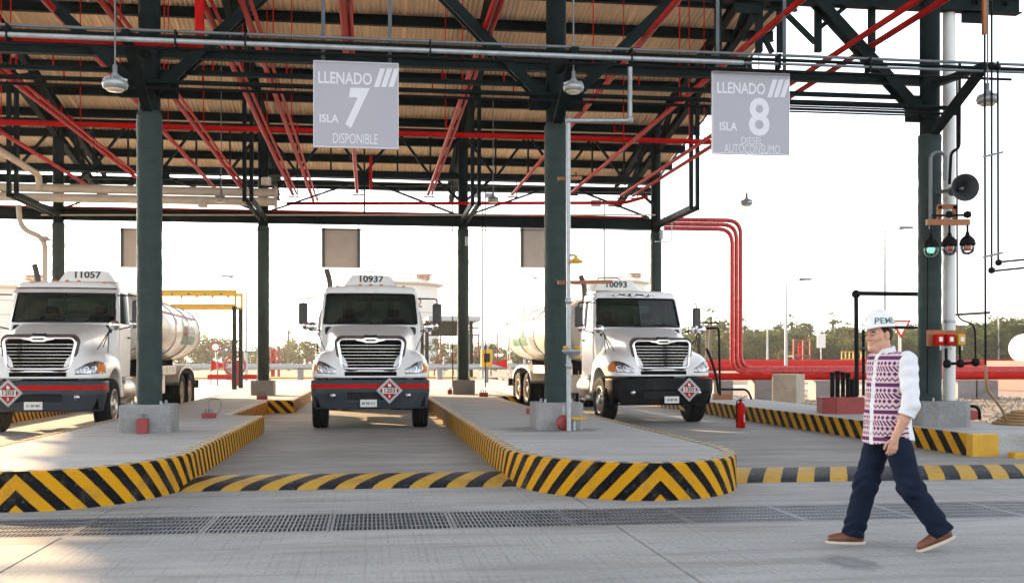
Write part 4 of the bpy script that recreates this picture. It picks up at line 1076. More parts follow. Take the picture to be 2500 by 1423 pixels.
    text_on('placard_lettering', '3', .075, M['decal_white'], P, (x, y-.006, z-.11), (1,0,0), (0,0,1), bold=.004)
    px = plate_x
    L = cached('plate%g' % px, lambda: MB().box(px-.16,px+.16,-.03,-.018,.455,.60), 'licence_plate', M['decal_white'], T, .006)
    text_on('plate_lettering', plate, .062, M['ink'], L, (px, -.033, .525), (1,0,0), (0,0,1), bold=.002)
    T.location = loc; T.rotation_euler = (0, 0, yaw); return T
truck('10937', 'white tanker truck numbered 10937 with red banded grey bumper', (0.0, 20.75, .05), 0, plate='80 RE 311', placard=(.36,.77))
truck('11057', 'white tanker truck numbered 11057 with sun visor above its windshield', (-6.05, 20.35, .05), R(.6), plate='51 BF 8D', placard=(-.46,.76), plate_x=-.03)
truck('10093', 'white tanker truck numbered 10093 with black bumper and peeled visor paint', (6.15, 21.75, .05), R(3.2), black=True, plate='24 RF 98', placard=(.50,.74), plate_x=.12)

for k_ in ('red_reflective','red_decal'): matte(k_, .1)
for k_ in ('tyre_rubber','black_trim','cab_interior','cab_seat'): matte(k_, .15)
# ------------------------------------------------------------------ walking person
PZ = 8.0; pd = ray(2165, HOR); pd2 = Vector((pd.x, pd.y, 0)); PO = pd2 * (PZ/ (pd.x*ST + pd.y*CT)); PO = Vector((PO.x, PO.y, 0))
PYAW = -math.atan2(pd.x, pd.y)                 # local +y looks away from the viewer, +x to his back
a_ = R(42); FX, FY = -math.cos(a_), -math.sin(a_); LX, LY = -FY, FX    # chest direction and his left side
if LY > 0: LX, LY = -LX, -LY
M['skin'] = simple('skin', (.60,.33,.21), .5, amt=.08, scale=30, coord='obj', c2=(.50,.25,.17))
M['skin'].node_tree.nodes['Principled BSDF'].inputs['Subsurface Weight'].default_value = .15
M['skin'].node_tree.nodes['Principled BSDF'].inputs['Subsurface Radius'].default_value = (.02,.008,.004)
M['hair'] = simple('dark_brown_hair', (.035,.020,.013), .6, amt=.3, scale=60, coord='obj', stretch=(1,1,.2))
M['cloth'] = simple('white_cotton', (.74,.74,.77), .85, amt=.05, scale=9, bmp=.15, bscale=25, coord='obj')
M['denim'] = simple('dark_denim', (.012,.019,.040), .85, amt=.3, scale=7, bmp=.15, bscale=220, bdist=.001, coord='obj', c2=(.005,.009,.020))
M['leather'] = simple('brown_leather', (.20,.062,.022), .42, amt=.3, scale=12, coord='obj')
M['sole'] = simple('cream_sole', (.62,.55,.45), .7, amt=.1, scale=12, coord='obj')
M['helmet'] = simple('white_helmet', (.80,.80,.79), .3, amt=.04, scale=6, coord='obj')
M['helmet_txt'] = simple('dark_green_print', (.02,.12,.09), .4, amt=.05, scale=9, coord='obj')
M['eye'] = simple('eye_white', (.30,.27,.25), .4, amt=.02, scale=9, coord='obj')
def embroidered():
    m, n, l, b = nt('embroidered_cotton'); b.inputs['Roughness'].default_value = .9
    tc = n.new('ShaderNodeTexCoord').outputs['Object']; sp = n.new('ShaderNodeSeparateXYZ'); l.new(tc, sp.inputs[0])
    u = mth(n, l, 'ADD', mth(n, l, 'MULTIPLY', sp.outputs[0], LX*1.0), mth(n, l, 'MULTIPLY', sp.outputs[1], LY*1.0))
    v = mth(n, l, 'DIVIDE', sp.outputs[2], .040); fl = mth(n, l, 'FLOOR', v); fr = mth(n, l, 'FRACT', v)
    def tri(k): t = mth(n, l, 'FRACT', mth(n, l, 'MULTIPLY', u, k)); return mth(n, l, 'MULTIPLY', mth(n, l, 'ABSOLUTE', mth(n, l, 'SUBTRACT', t, .5)), 2.0)
    t1 = tri(34.0); zig = mth(n, l, 'LESS_THAN', mth(n, l, 'ABSOLUTE', mth(n, l, 'SUBTRACT', fr, mth(n, l, 'MULTIPLY_ADD', t1, .5, .25))), .17)
    dia = mth(n, l, 'LESS_THAN', mth(n, l, 'ADD', mth(n, l, 'ABSOLUTE', mth(n, l, 'MULTIPLY_ADD', fr, 2.0, -1.0)), t1), .85)
    dg = mth(n, l, 'GREATER_THAN', mth(n, l, 'FRACT', mth(n, l, 'MULTIPLY_ADD', u, 44.0, fr)), .45)
    sol = mth(n, l, 'MULTIPLY', mth(n, l, 'GREATER_THAN', fr, .15), mth(n, l, 'LESS_THAN', fr, .85))
    md = mth(n, l, 'FLOORED_MODULO', fl, 5.0)
    acc = None
    for i, s in enumerate((sol, zig, dia, dg, dia)):
        e = mth(n, l, 'MULTIPLY', mth(n, l, 'COMPARE', md, float(i), .1), s); acc = e if acc is None else mth(n, l, 'ADD', acc, e)
    no = n.new('ShaderNodeTexNoise'); no.inputs['Scale'].default_value = 7; l.new(tc, no.inputs[0])
    col = mixc(n, l, no.outputs[0], (.055,.012,.12), (.15,.018,.08))
    base = mixc(n, l, no.outputs[0], (.62,.52,.55), (.66,.45,.44))
    l.new(mixc(n, l, acc, base, col), b.inputs['Base Color']); return m
M['embroid'] = embroidered()
SH_L = np.array((LX*.165+.035, LY*.175, 1.40)); SH_R = np.array((-.075, .135, 1.40))
EL_L = np.array((.165, -.235, 1.075)); WR_L = np.array((.055, -.262, .835))
EL_R = np.array((.02, .215, 1.08)); WR_R = np.array((.03, .225, .84))
HD = np.array((-.058, -.012, 1.588)); b_ = R(44); HFX, HFY = -math.cos(b_), -math.sin(b_); HLX, HLY = math.sin(b_), -math.cos(b_)
def headc(x, y, z):
    dx, dy, dz = x-HD[0], y-HD[1], z-HD[2]; c, s = .9992, .04   # chin tucked slightly
    f = dx*HFX+dy*HFY; return f*c - dz*s, dx*HLX+dy*HLY, dz*c + f*s
def sd_head(x, y, z):
    f, s, h = headc(x, y, z); a = np.abs(s)
    d = sd_ell(f, s, h, (-.008,0,.025), (.098,.077,.100))
    d = smin(d, sd_ell(f, s, h, (.025,0,-.045), (.066,.060,.080)), .03)
    d = smin(d, sd_ell(f, s, h, (.070,0,-.098), (.022,.026,.020)), .03)               # chin
    d = smin(d, sd_cone(f, a, h, (-.005,.055,-.055), (.055,.022,-.095), .018, .018), .03)   # jaw
    d = smin(d, sd_cone(f, a, h, (.084,.012,.026), (.070,.045,.028), .012, .010), .012)     # brow
    d = smin(d, sd_cone(f, a, h, (.066,.040,-.022), (.045,.055,-.015), .018, .016), .02)     # cheek
    d = smax(d, -sd_ell(f, a, h, (.098,.032,.006), (.016,.018,.011)), .012)             # socket
    d = smin(d, sd_cone(f, s, h, (.090,0,.016), (.112,0,-.024), .008, .0125), .010)          # nose
    d = smin(d, sd_ell(f, a, h, (.096,.012,-.028), (.012,.008,.008)), .006)
    d = smin(d, sd_ell(f, s, h, (.085,0,-.053), (.014,.024,.006)), .006)                # lips
    d = smin(d, sd_ell(f, s, h, (.083,0,-.066), (.014,.021,.007)), .006)
    d = smax(d, -sd_ell(f, s, h, (.100,0,-.0595), (.010,.026,.0018)), .003)
    ear = sd_ell(f, a, h, (-.012,.080,-.002), (.020,.010,.033)); ear = smax(ear, -sd_ell(f, a, h, (-.006,.092,.0), (.010,.008,.020)), .005)
    return smin(d, ear, .008)
def hand_prims(W, E, side):
    """palm, four fingers and a thumb hanging from wrist W, arm coming from E; side=+1 left hand"""
    W = np.array(W); ax = W - np.array(E); ax /= np.linalg.norm(ax)
    dn = ax*.55 + np.array((0,0,-1.0))*.6; dn /= np.linalg.norm(dn)
    fw = np.array((FX, FY, 0)) ; fw = np.array((-.92,-.25*side,0)); fw -= dn*fw.dot(dn); fw /= np.linalg.norm(fw)   # thumb side looks forward
    pn = np.cross(dn, fw); pn *= 1 if pn.dot((0, side, 0)) > 0 else -1                   # palm faces the thigh
    P = [(W - dn*.02, W + dn*.03, .026, .026)]
    for k, (o, L) in enumerate(((.030,.072),(.010,.080),(-.011,.074),(-.030,.058))):
        K = W + dn*(.088 - .004*abs(k-1)) + fw*o; P.append((W + dn*.025 + fw*o*.6, K, .0165, .0115))
        d1 = dn*.93 + pn*(.28+.06*k); d1 /= np.linalg.norm(d1); A = K + d1*L*.45; d2 = dn*.72 + pn*(.68+.05*k); d2 /= np.linalg.norm(d2)
        B = A + d2*L*.32; d3 = dn*.5 + pn*.86; C = B + d3/np.linalg.norm(d3)*L*.24
        P += [(K, A, .0100, .0090), (A, B, .0090, .0082), (B, C, .0082, .0072)]
    T0 = W + dn*.022 + fw*.022; T1 = T0 + (dn*.62 + fw*.66 + pn*.22)*.045; T2 = T1 + (dn*.9 + fw*.2 + pn*.3)*.034; T3 = T2 + (dn*.95 + pn*.3)*.026
    P += [(T0, T1, .0155, .0120), (T1, T2, .0110, .0098), (T2, T3, .0096, .0080)]
    return [(W+(np.array(p)-W)*.86, W+(np.array(q)-W)*.86, a*.9, b*.9) for p, q, a, b in P]
HL = hand_prims(WR_L, EL_L, 1); HR = hand_prims(WR_R, EL_R, -1)
def sd_body(x, y, z):
    d = sd_head(x, y, z)
    d = smin(d, sd_cone(x, y, z, (HD[0]+.028, HD[1], 1.52), (-.005, 0, 1.40), .052, .062), .03)
    d = smin(d, sd_cone(x, y, z, (.0, 0, 1.36), (.0, 0, .95), .10, .095), .06)
    for SH, EL, WR, H in ((SH_L, EL_L, WR_L, HL), (SH_R, EL_R, WR_R, HR)):
        a = sd_cone(x, y, z, SH, EL, .050, .042); a = smin(a, sd_cone(x, y, z, EL, EL*.55+WR*.45, .042, .039), .02); a = smin(a, sd_cone(x, y, z, EL*.55+WR*.45, WR, .039, .026), .02)
        d = smin(d, a, .04); hd = None
        for p, q, r0, r1 in H:
            c = sd_cone(x, y, z, p, q, r0, r1); hd = c if hd is None else smin(hd, c, .006)
        d = smin(d, hd, .012)
    d = smin(d, sd_cone(x, y, z, (-.02,.07,.93), (-.15,.08,.5), .06, .04), .05); return smin(d, sd_cone(x, y, z, (.03,-.07,.93), (.16,-.09,.5), .06, .04), .05)
def wr(x, y, z, amp):
    return amp*(np.sin(38*z+9*x+4*np.sin(14*y+6*z)) + .7*np.sin(61*z-23*x+17*y) + .5*np.sin(23*x+31*y-12*z))
def sd_torso(x, y, z):
    cx = .012 + .0*z; dx, dy = x-cx, y; f = dx*FX+dy*FY; s = dx*LX+dy*LY
    t = np.clip((z-.80)/.62, 0, 1); aw = .200 - .022*np.sin(t*math.pi) - .008*t; bw = .172 - .006*np.sin(t*3.1) - .050*t
    f0 = f - (.012*np.sin(t*math.pi*.9))
    d = (np.sqrt((s/aw)**2+(f0/bw)**2)-1)*.15
    d = smax(d, z-1.445, .07)
    d = smin(d, sd_cone(x, y, z, SH_L, SH_R, .062, .062), .05)
    d = smin(d, sd_ell(x, y, z, (HD[0]+.045,0,1.44), (.075,.08,.055)), .03)
    d = d + wr(x*.8, y*.8, z*.55, .0034)
    hem = .795 + .018*np.cos(2*np.arctan2(f, s)) - z
    d = smax(d, hem, .006); inn = np.maximum(d+.010, z-.90); d = np.maximum(d, -inn)
    return np.maximum(d, -sd_cone(x, y, z, (HD[0]+.028, HD[1], 1.55), (-.005,0,1.43), .058, .060))
def sd_sleeve(SH, EL, WR):
    CU = EL*.72+WR*.28
    def f(x, y, z):
        d = sd_cone(x, y, z, SH+np.array((0,0,-.005)), EL, .072, .060); d = smin(d, sd_cone(x, y, z, EL, CU, .060, .056), .03)
        ax = (WR-EL)/np.linalg.norm(WR-EL); t = (x-CU[0])*ax[0]+(y-CU[1])*ax[1]+(z-CU[2])*ax[2]
        d = d + wr(x*1.3, y, z*1.1, .0030); cuff = sd_cone(x, y, z, CU-ax*.05, CU+ax*.01, .061, .061)
        d = smin(d, np.maximum(cuff, np.abs(t+.02)-.028), .004); d = np.maximum(d, t-.012)
        return np.maximum(d, -np.maximum(sd_cone(x, y, z, EL, WR, .048, .044), -t-.06))
    return f
HIP_R, HIP_L = np.array((-.035,.085,.88)), np.array((.045,-.085,.88))
KN_R, KN_L = np.array((-.145,.085,.475)), np.array((.165,-.085,.465)); AN_R, AN_L = np.array((-.245,.085,.075)), np.array((.385,-.075,.145))
def sd_jeans(x, y, z):
    d = sd_ell(x, y, z, (.012,0,.87), (.148,.168,.12))
    for HP, KN, AN in ((HIP_R, KN_R, AN_R), (HIP_L, KN_L, AN_L)):
        a = sd_cone(x, y, z, HP, KN, .108, .087); a = smin(a, sd_cone(x, y, z, KN, AN, .087, .082), .05)
        ax = (AN-KN)/np.linalg.norm(AN-KN); t = (x-AN[0])*ax[0]+(y-AN[1])*ax[1]+(z-AN[2])*ax[2]
        k = np.exp(-((z-KN[2])/.10)**2) + 1.3*np.exp(-((t+.05)/.07)**2) + .5*np.exp(-((z-HP[2]+.05)/.09)**2)
        a = a + k*.0062*np.sin(75*z+18*x*np.sign(KN[0])+5*np.sin(20*y)) + wr(x, y, z, .0012)
        a = np.maximum(a, t-.012); a = np.maximum(a, -np.maximum(sd_cone(x, y, z, KN, AN+ax*.1, .06, .060), -t-.05)); d = smin(d, a, .035)
    return np.maximum(d, z-.845)
def shoe(AN, toe_dir, pitch):
    """upper and sole; the foot runs from heel to toe along toe_dir, pitched up at the heel"""
    c, s = math.cos(pitch), math.sin(pitch)
    def loc(x, y, z):
        u = (x-AN[0])*toe_dir[0]+(y-AN[1])*toe_dir[1]; v = -(x-AN[0])*toe_dir[1]+(y-AN[1])*toe_dir[0]; w = z-AN[2]
        return u*c - w*s, v, u*s + w*c
    def wd(u): return .046 - .012*np.clip((-.02-u)/.06, 0, 1) - .02*np.clip((u-.11)/.09, 0, 1)**2 + .004*np.sin(u*14)
    def up(x, y, z):
        u, v, w = loc(x, y, z); zt = -.048
        d = sd_ell(u, v, w, (-.03,0,zt+.035), (.055,.040,.065)); d = smin(d, sd_cone(u, v, w, (.03,0,zt+.030), (.155,0,zt+.012), .050, .036), .03)
        d = smin(d, sd_cone(u, v, w, (-.02,0,zt+.05), (-.005,0,zt+.10), .040, .044), .02)
        return smax(d, zt-.006-w, .006)
    def so(x, y, z):
        u, v, w = loc(x, y, z); zt = -.055
        d = np.sqrt(((u-.055)/.145)**2*1.0 + (v/(wd(u)+.006))**2 + 1e-9); d = (np.maximum(np.abs((u-.055)/.150)**3 + np.abs(v/(wd(u)+.006))**3, 1e-9)**(1/3)-1)*.05
        return smax(d, np.abs(w-zt+.003)-.011, .004)
    return up, so
def dome(r0, cut, off=0):
    def f(x, y, z):
        ff, s, h = headc(x, y, z); d = sd_ell(ff, s, h, (-.006,0,.075), (.122+off,.106+off,.118+off)); 
        ridge = sd_cone(ff, s, h, (-.06,0,.178), (.06,0,.180), .012, .012); d = smin(d, ridge, .03)
        tilt = h - .068 + .06*np.minimum(ff, 0)*.0
        d = smax(d, -tilt, .006)
        rim = smax(sd_ell(ff, s, h, (.0,0,.075), (.130,.112,.10)), np.abs(h-.070)-.007, .004)
        br = smax(sd_ell(ff, s, h, (.060,0,.066), (.098,.088,.05)), np.abs(h-.066+.25*np.maximum(ff-.09,0))-.006, .004)
        d = smin(d, np.minimum(rim, br), .006)
        return np.maximum(d, -np.maximum(sd_ell(ff, s, h, (-.006,0,.07), (.114,.098,.112)), .0*h-1))
    return f
def sd_hair(x, y, z):
    f, s, h = headc(x, y, z); d = sd_ell(f, s, h, (-.012,0,.020), (.101,.082,.100)) + .002*np.sin(160*s+90*h)
    d = smax(d, f-.02-.5*(h-.0)*(h > .02), .01); d = np.maximum(d, h-.09)
    low = -.062 - h + np.maximum(f+.03, 0)*1.6*1.0; d = smax(d, low, .012)
    return np.maximum(d, -sd_ell(f, np.abs(s), h, (-.010,.085,-.004), (.024,.03,.038)))
def sd_collar(x, y, z):
    cx, cy = HD[0]+.042, 0; f = (x-cx)*FX+(y-cy)*FY; s = (x-cx)*LX+(y-cy)*LY
    r = np.sqrt((f*1.02)**2+s**2); hh = z - 1.452 + .25*f*1.0
    ring = np.abs(r - (.074 - .22*(hh-.02)))-.006; d = np.maximum(ring, np.abs(hh-.014)-.034)
    gap = np.maximum(np.abs(s)-(.010+.30*np.maximum(.05-hh,0)), -f); return np.maximum(d, -gap)
for k_ in ('dark_denim','dark_brown_hair','white_cotton'): matte(k_, .12)
PER = thing('person', 'person in white hard hat, purple patterned shirt and dark jeans walking across the apron', 'person', (0,0,0))
def wear(name, fn, lo, hi, h, mat, matfn=None, parent=None): return link(name, net_mesh(name, fn, lo, hi, h, mat, matfn), parent or PER)
BODY = wear('body', sd_body, (-.33,-.34,.66), (.30,.34,1.76), .0052, M['skin'])
def shirtmat(c):
    dx, dy = c[:,0]-.012, c[:,1]; f = dx*FX+dy*FY; s = dx*LX+dy*LY
    front = (f > -.015) & (np.abs(s) > .018) | ((c[:,2] > 1.40) & (f > -.02) & (np.abs(s) > .018)); return front.astype(np.int32)
SHIRT = wear('shirt', sd_torso, (-.32,-.30,.74), (.32,.30,1.54), .0075, [M['cloth'], M['embroid']], shirtmat)
wear('sleeve', sd_sleeve(SH_L, EL_L, WR_L), (-.05,-.36,.93), (.28,-.06,1.52), .0075, M['cloth'], parent=SHIRT)
wear('sleeve', sd_sleeve(SH_R, EL_R, WR_R), (-.28,.06,.93), (.15,.36,1.52), .009, M['cloth'], parent=SHIRT)
wear('collar', sd_collar, (-.16,-.14,1.38), (.14,.14,1.54), .0055, M['cloth'], parent=SHIRT)
m = MB()
for k in range(7):
    z = .86+.09*k; p = Vector((.012,0,z)) + Vector((FX,FY,0))*(.170-.0075*k)
    m.cyl(p, p+Vector((FX,FY,0))*.006, .006, n=8)
m.build('shirt_button', M['sole'], SHIRT)
wear('jeans', sd_jeans, (-.42,-.24,.0), (.55,.24,.96), .009, M['denim'])
for AN, td, pt in ((np.array((-.245,.085,.066)), (-.985,-.17), 0.0), (np.array((.365,-.075,.134)), (-.97,-.24), R(24))):
    up, so = shoe(AN, td, pt)
    s_ = wear('shoe', up, AN-np.array((.24,.12,.12)), AN+np.array((.16,.12,.13)), .006, M['leather'])
    wear('shoe_sole', so, AN-np.array((.26,.12,.16)), AN+np.array((.16,.12,.06)), .005, M['sole'], parent=s_)
HELM = wear('hard_hat', dome(0,0), HD+np.array((-.22,-.2,.02)), HD+np.array((.2,.2,.26)), .006, M['helmet'])
wear('hair', sd_hair, HD+np.array((-.13,-.13,-.1)), HD+np.array((.14,.13,.12)), .005, M['hair'])
for s in (1,-1):
    c = Vector(HD) + Vector((HFX,HFY,0))*.083 + Vector((HLX,HLY,0))*.031*s + Vector((0,0,.0025))
    e = MB().lathe([(.001,-.012),(.008,-.009),(.012,0),(.008,.009),(.001,.012)], c, (HFX,HFY,0), 12).build('eye', M['eye'], PER)
    MB().lathe([(.006,.0075),(.005,.0105),(.001,.0125)], c, (HFX,HFY,0), 10).build('iris', M['hair'], e)
    q = [Vector(HD) + Vector((HFX,HFY,0))*(.092-.013*abs(t)) + Vector((HLX,HLY,0))*(.032+.018*t)*s + Vector((0,0,.0225+.003*(1-t*t))) for t in (-1,-.5,0,.5,1)]
    MB().tube(q, [.003,.0045,.005,.004,.002], 6).build('eyebrow', M['hair'], PER)
# print on the helmet, wrapped round its side and back
me = text_mesh('PEMEX', 1.0, bold=.008, sx=1.25); bm = bmesh.new(); bm.from_mesh(me); bmesh.ops.triangulate(bm, faces=bm.faces[:]); bmesh.ops.subdivide_edges(bm, edges=bm.edges[:], cuts=2); bm.to_mesh(me); bm.free()
co = np.array([v.co for v in me.vertices]); lo, hi = co.min(0), co.max(0)
for v in me.vertices:
    ph = R(-14 + 118*(v.co.x-lo[0])/(hi[0]-lo[0])); hz = .088 + .045*(v.co.y-lo[1])/(hi[1]-lo[1])
    d = Vector((math.sin(ph), -math.cos(ph), 0)); ff = d.x*HFX+d.y*HFY; s = d.x*HLX+d.y*HLY
    k = math.sqrt(max(1-((hz-.075)/.122)**2, .05)); r = k/math.sqrt((ff/.122)**2+(s/.106)**2) + .003
    f1 = (d.x*HFX+d.y*HFY)*r-.006; s1 = (d.x*HLX+d.y*HLY)*r
    fw_ = f1*.9992 + hz*.04; hz_ = hz*.9992 - f1*.04
    v.co = Vector((HD[0] + HFX*fw_ + HLX*s1, HD[1] + HFY*fw_ + HLY*s1, HD[2]+hz_))
me.materials.clear(); me.materials.append(M['helmet_txt']); link('lettering', me, HELM)
PER.location = PO; PER.rotation_euler = (0, 0, PYAW)
# ------------------------------------------------------------------ fixtures round the loudspeaker column
sp = thing('horn_loudspeaker', 'grey horn loudspeaker with round bell mounted high on the column', 'loudspeaker', yp(2350,458,15.5))
c = yp(2356,458,15.25); ax = Vector((-.18,-.98,-.05)).normalized()
M['horn'] = simple('grey_horn_paint', (.045,.05,.055), .5, amt=.15, scale=6)
MB().lathe([(.035,-.42),(.05,-.40),(.055,-.30),(.075,-.22),(.12,-.12),(.18,-.03),(.208,.0),(.212,.012),(.20,.006),(.16,-.05),(.10,-.14),(.06,-.22),(.03,-.25)], c, ax, 32).build('bell', M['horn'], sp)
MB().lathe([(.001,-.10),(.018,-.105),(.024,-.14),(.02,-.24)], c, ax, 14).build('throat_plug', M['galv'], sp)
b = c - ax*.42; MB().cyl(b - ax*.12, b + ax*.02, .075, n=18).build('driver', M['horn'], sp)
MB().beam(b + Vector((-.3,.25,0)), b + Vector((0,.0,0)), .04, .05).build('bracket', M['horn'], sp)
def beacon(px, py, label, colour):
    p = yp(px, py, 15.45); B = thing('signal_beacon', label, 'signal light', p, 'three hanging signal beacons on the column')
    MB().lathe([(.02,.20),(.03,.19),(.035,.15),(.06,.13),(.10,.09),(.118,.04),(.122,.0),(.11,-.01),(.001,-.012)], p, n=24).build('hood', M['black'], B)
    MB().lathe([(.095,-.012),(.10,-.05),(.085,-.10),(.05,-.135),(.001,-.145)], p, n=24).build('globe', M['lens'], B)
    MB().lathe([(.05,-.013),(.055,-.04),(.05,-.085),(.001,-.095)], p, n=16).build('lamp', colour, B)
    m = MB()
    for k in range(8):
        t = k*math.pi/4; m.tube([p + Vector((math.cos(t)*r, math.sin(t)*r, z)) for r, z in ((.105,-.01),(.109,-.05),(.094,-.105),(.055,-.145),(.0,-.152))], .005, 5)
    m.build('guard', M['galv'], B)
    MB().cyl(p + Vector((0,0,.18)), p + Vector((0,0,.36)), .018, n=10).build('stem', M['black'], B)
    return B
def lit(name, c, e):
    m, n, l, b_ = nt(name); b_.inputs['Base Color'].default_value = (*c, 1); b_.inputs['Emission Color'].default_value = (*c, 1); b_.inputs['Emission Strength'].default_value = e; return m
M['lamp_green'] = lit('lit_green_lamp', (.15,.75,.40), .6)
M['lamp_red'] = simple('red_lamp', (.65,.05,.03), .3); M['lamp_orange'] = simple('orange_lamp', (.80,.16,.02), .3)
beacon(2273, 603, 'hanging signal beacon with lit green lamp under a black hood', M['lamp_green'])
beacon(2318, 600, 'hanging signal beacon with red lamp under a black hood', M['lamp_red'])
beacon(2362, 598, 'hanging signal beacon with orange lamp under a black hood', M['lamp_orange'])
br = thing('beacon_bracket', 'orange steel bracket holding the three signal beacons', 'bracket', yp(2318,540,15.5))
MB().beam(yp(2262,543,15.45), yp(2366,543,15.45), .06, .09).build('rail', M['orange'], br)
for px in (2293, 2331): MB().beam(yp(px,503,15.52), yp(px,548,15.52), .07, .03).build('upright', M['orange'], br)
MB().beam(yp(2290,505,15.52), yp(2334,505,15.52), .03, .07).build('crosspiece', M['orange'], br)
for px in (2318, 2362): MB().lathe([(.001,-.06),(.05,-.04),(.06,0),(.05,.04),(.001,.06)], yp(px,524,15.4), n=14).build('junction_ball', M['black'], br)
MB().tube([yp(2275,527,15.4), yp(2365,525,15.4)], .018, 8).build('conduit', M['black'], br)
wc = thing('column_conduits', 'black bent conduits and cables strapped to the loudspeaker column', 'conduit', (9.3,15.7,1))
def cond(pts, r, Y, mt='black', rad=.15): return MB().tube(bend([yp(a, b, Y) for a, b in pts], rad, 8), r, 8).build('conduit', M[mt], wc)
cond([(2272,560),(2272,372),(2308,372),(2306,440)], .028, 15.55, 'conduit', .25)
cond([(2318,450),(2322,372),(2342,362),(2343,150)], .024, 15.5, 'black', .2)
cond([(2336,170),(2337,780),(2380,790),(2382,885)], .014, 15.5, 'black', .25)
cond([(2264,600),(2264,960)], .014, 15.7); cond([(2310,850),(2310,888),(2382,885)], .022, 15.45, 'black', .1)
cond([(2343,845),(2344,885)], .018, 15.45)
for px, py in ((2312,888),(2345,887),(2382,884)): MB().lathe([(.001,-.07),(.05,-.05),(.065,0),(.05,.05),(.001,.07)], yp(px,py,15.42), n=14).build('junction_ball', M['black'], wc)
cond([(2334,768),(2416,763)], .02, 15.4, 'soot_shadow', .1)
cb = thing('call_box', 'orange plate with two red and one yellow emergency call boxes', 'call box', yp(2310,825,15.5))
a, b = yp(2264,845,15.5), yp(2356,806,15.5); MB().box(a.x, b.x, 15.50, 15.53, a.z, b.z).build('back_plate', M['orange'], cb, .005)
for px, mt in ((2291,'red'),(2317,'red'),(2343,'yellow')):
    p = yp(px, 829, 15.45); o = MB().box(p.x-.062, p.x+.062, 15.38, 15.50, p.z-.085, p.z+.085).build('button_box', M[mt], cb, .015)
    MB().box(p.x-.028, p.x+.028, 15.368, 15.379, p.z-.03, p.z+.04).build('button_label', M['white'], o)
    MB().box(p.x-.02, p.x+.0, 15.36, 15.38, p.z-.16, p.z-.09).build('lever', M['galv'], o)
st = thing('tall_conduits', 'three tall thin black conduits against the sky with elbows', 'conduit', yp(2420,640,14.2))
for pts in ([(2404,-60),(2404,160),(2406,900)], [(2421,-200),(2421,165),(2421,662),(2560,648)], [(2436,150),(2437,640),(2560,628)]):
    MB().tube(bend([yp(a, b, 14.2) for a, b in pts], .05), .015, 8).build('conduit', M['black'], st)
for px, py in ((2421,660),(2438,641),(2420,160),(2435,165)): MB().lathe([(.001,-.05),(.04,-.035),(.05,0),(.04,.035),(.001,.05)], yp(px,py,14.18), n=12).build('junction_ball', M['black'], st)
for py in (378, 623): MB().beam(yp(2401,py+5,14.16), yp(2448,py-6,14.16), .03, .03).build('clamp_bar', M['conduit'], st)
MB().beam(yp(2403,-100,14.1), yp(2403,85,14.1), .05, .05).build('hanger', M['orange'], st)
hs_ = thing('hose', 'tan rubber hose hanging down to a coil on the squared island', 'hose', yp(2450,1035,13.9))
M['hose'] = simple('tan_hose', (.42,.24,.10), .6, amt=.2, scale=8)
p0 = yp(2406,890,14.2); e0 = hp(2470,1032,.39)
MB().tube(bend([p0, p0+Vector((.02,.0,-.35)), p0*.4+e0*.6+Vector((0,0,-.12)), e0+Vector((-.1,0,.06)), e0], .3, 8), .022, 10).build('hose_drop', M['hose'], hs_)
for k in range(5): MB().tube([(e0.x+.25+(.44-.07*k)*math.cos(t), e0.y+.1+(.44-.07*k)*math.sin(t), .385+.045*k) for t in np.linspace(0, 2*math.pi, 28, endpoint=False)], .024, 8, closed=True).build('hose_coil', M['hose'], hs_)

# ------------------------------------------------------------------ red ground boxes, shower, extinguisher
def red_box(p, w, h, label, loop=False):
    B = thing('red_junction_box', label, 'junction box', p, 'red boxes at the column feet')
    MB().box(p.x-w/2, p.x+w/2, p.y-.07, p.y+.07, p.z, p.z+h).build('box', M['red_block'], B, .012)
    for s in (-.25, 0, .25)[(0 if w > .2 else 1):]: MB().cyl((p.x+s*w, p.y, p.z+h), (p.x+s*w, p.y, p.z+h+.07), .014, n=8).build('cable_gland', M['conduit'], B)
    if loop: MB().tube(bend([(p.x+.02,p.y,p.z+h+.06),(p.x-.02,p.y,p.z+h+.24),(p.x+.18,p.y+.02,p.z+h+.26),(p.x+.24,p.y,p.z+h+.1),(p.x+.1,p.y,p.z+.02)], .1), .008, 6).build('cable_loop', M['conduit'], B)
red_box(hp(348,1058,.372), .15, .21, 'small red box against the pedestal beside truck 11057')
red_box(hp(510,1020,.372), .24, .09, 'flat red box with a wire loop on the concrete island', True)
red_box(hp(640,974,.372), .28, .10, 'flat red box before the far pedestal of the truck 11057 island')
red_box(hp(1098,962,.372), .15, .14, 'small red box left of the far pedestal behind the shower island')
red_box(hp(1180,968,.372), .26, .12, 'flat red box right of the far pedestal behind the shower island')
red_box(hp(1297,1010,.372), .18, .11, 'small red box beside the pedestal of the shower column')
red_box(hp(2305,1030,.362), .17, .17, 'small red box against the loudspeaker column pedestal')
sh = thing('safety_shower', 'galvanised emergency shower and eyewash with yellow head and treadle', 'safety shower', hp(1394,1050,.372))
Ys = 15.35
MB().tube(bend([yp(1538,135,Ys), yp(1538,295,Ys), yp(1387,295,Ys), yp(1389,1052,Ys)], .06), .035, 12).build('supply_pipe', M['galv'], sh)
for px, py in ((1538,138),(1538,293),(1388,294),(1388,735),(1389,893)): MB().lathe([(.001,-.045),(.045,-.04),(.048,.04),(.001,.045)], yp(px,py,Ys), n=14).build('fitting', M['galv'], sh)
p = yp(1406,640,Ys-.1); MB().lathe([(.02,.10),(.03,.06),(.10,.02),(.105,-.005),(.09,-.012),(.001,-.012)], p, n=24).build('shower_head', M['yellow'], sh)
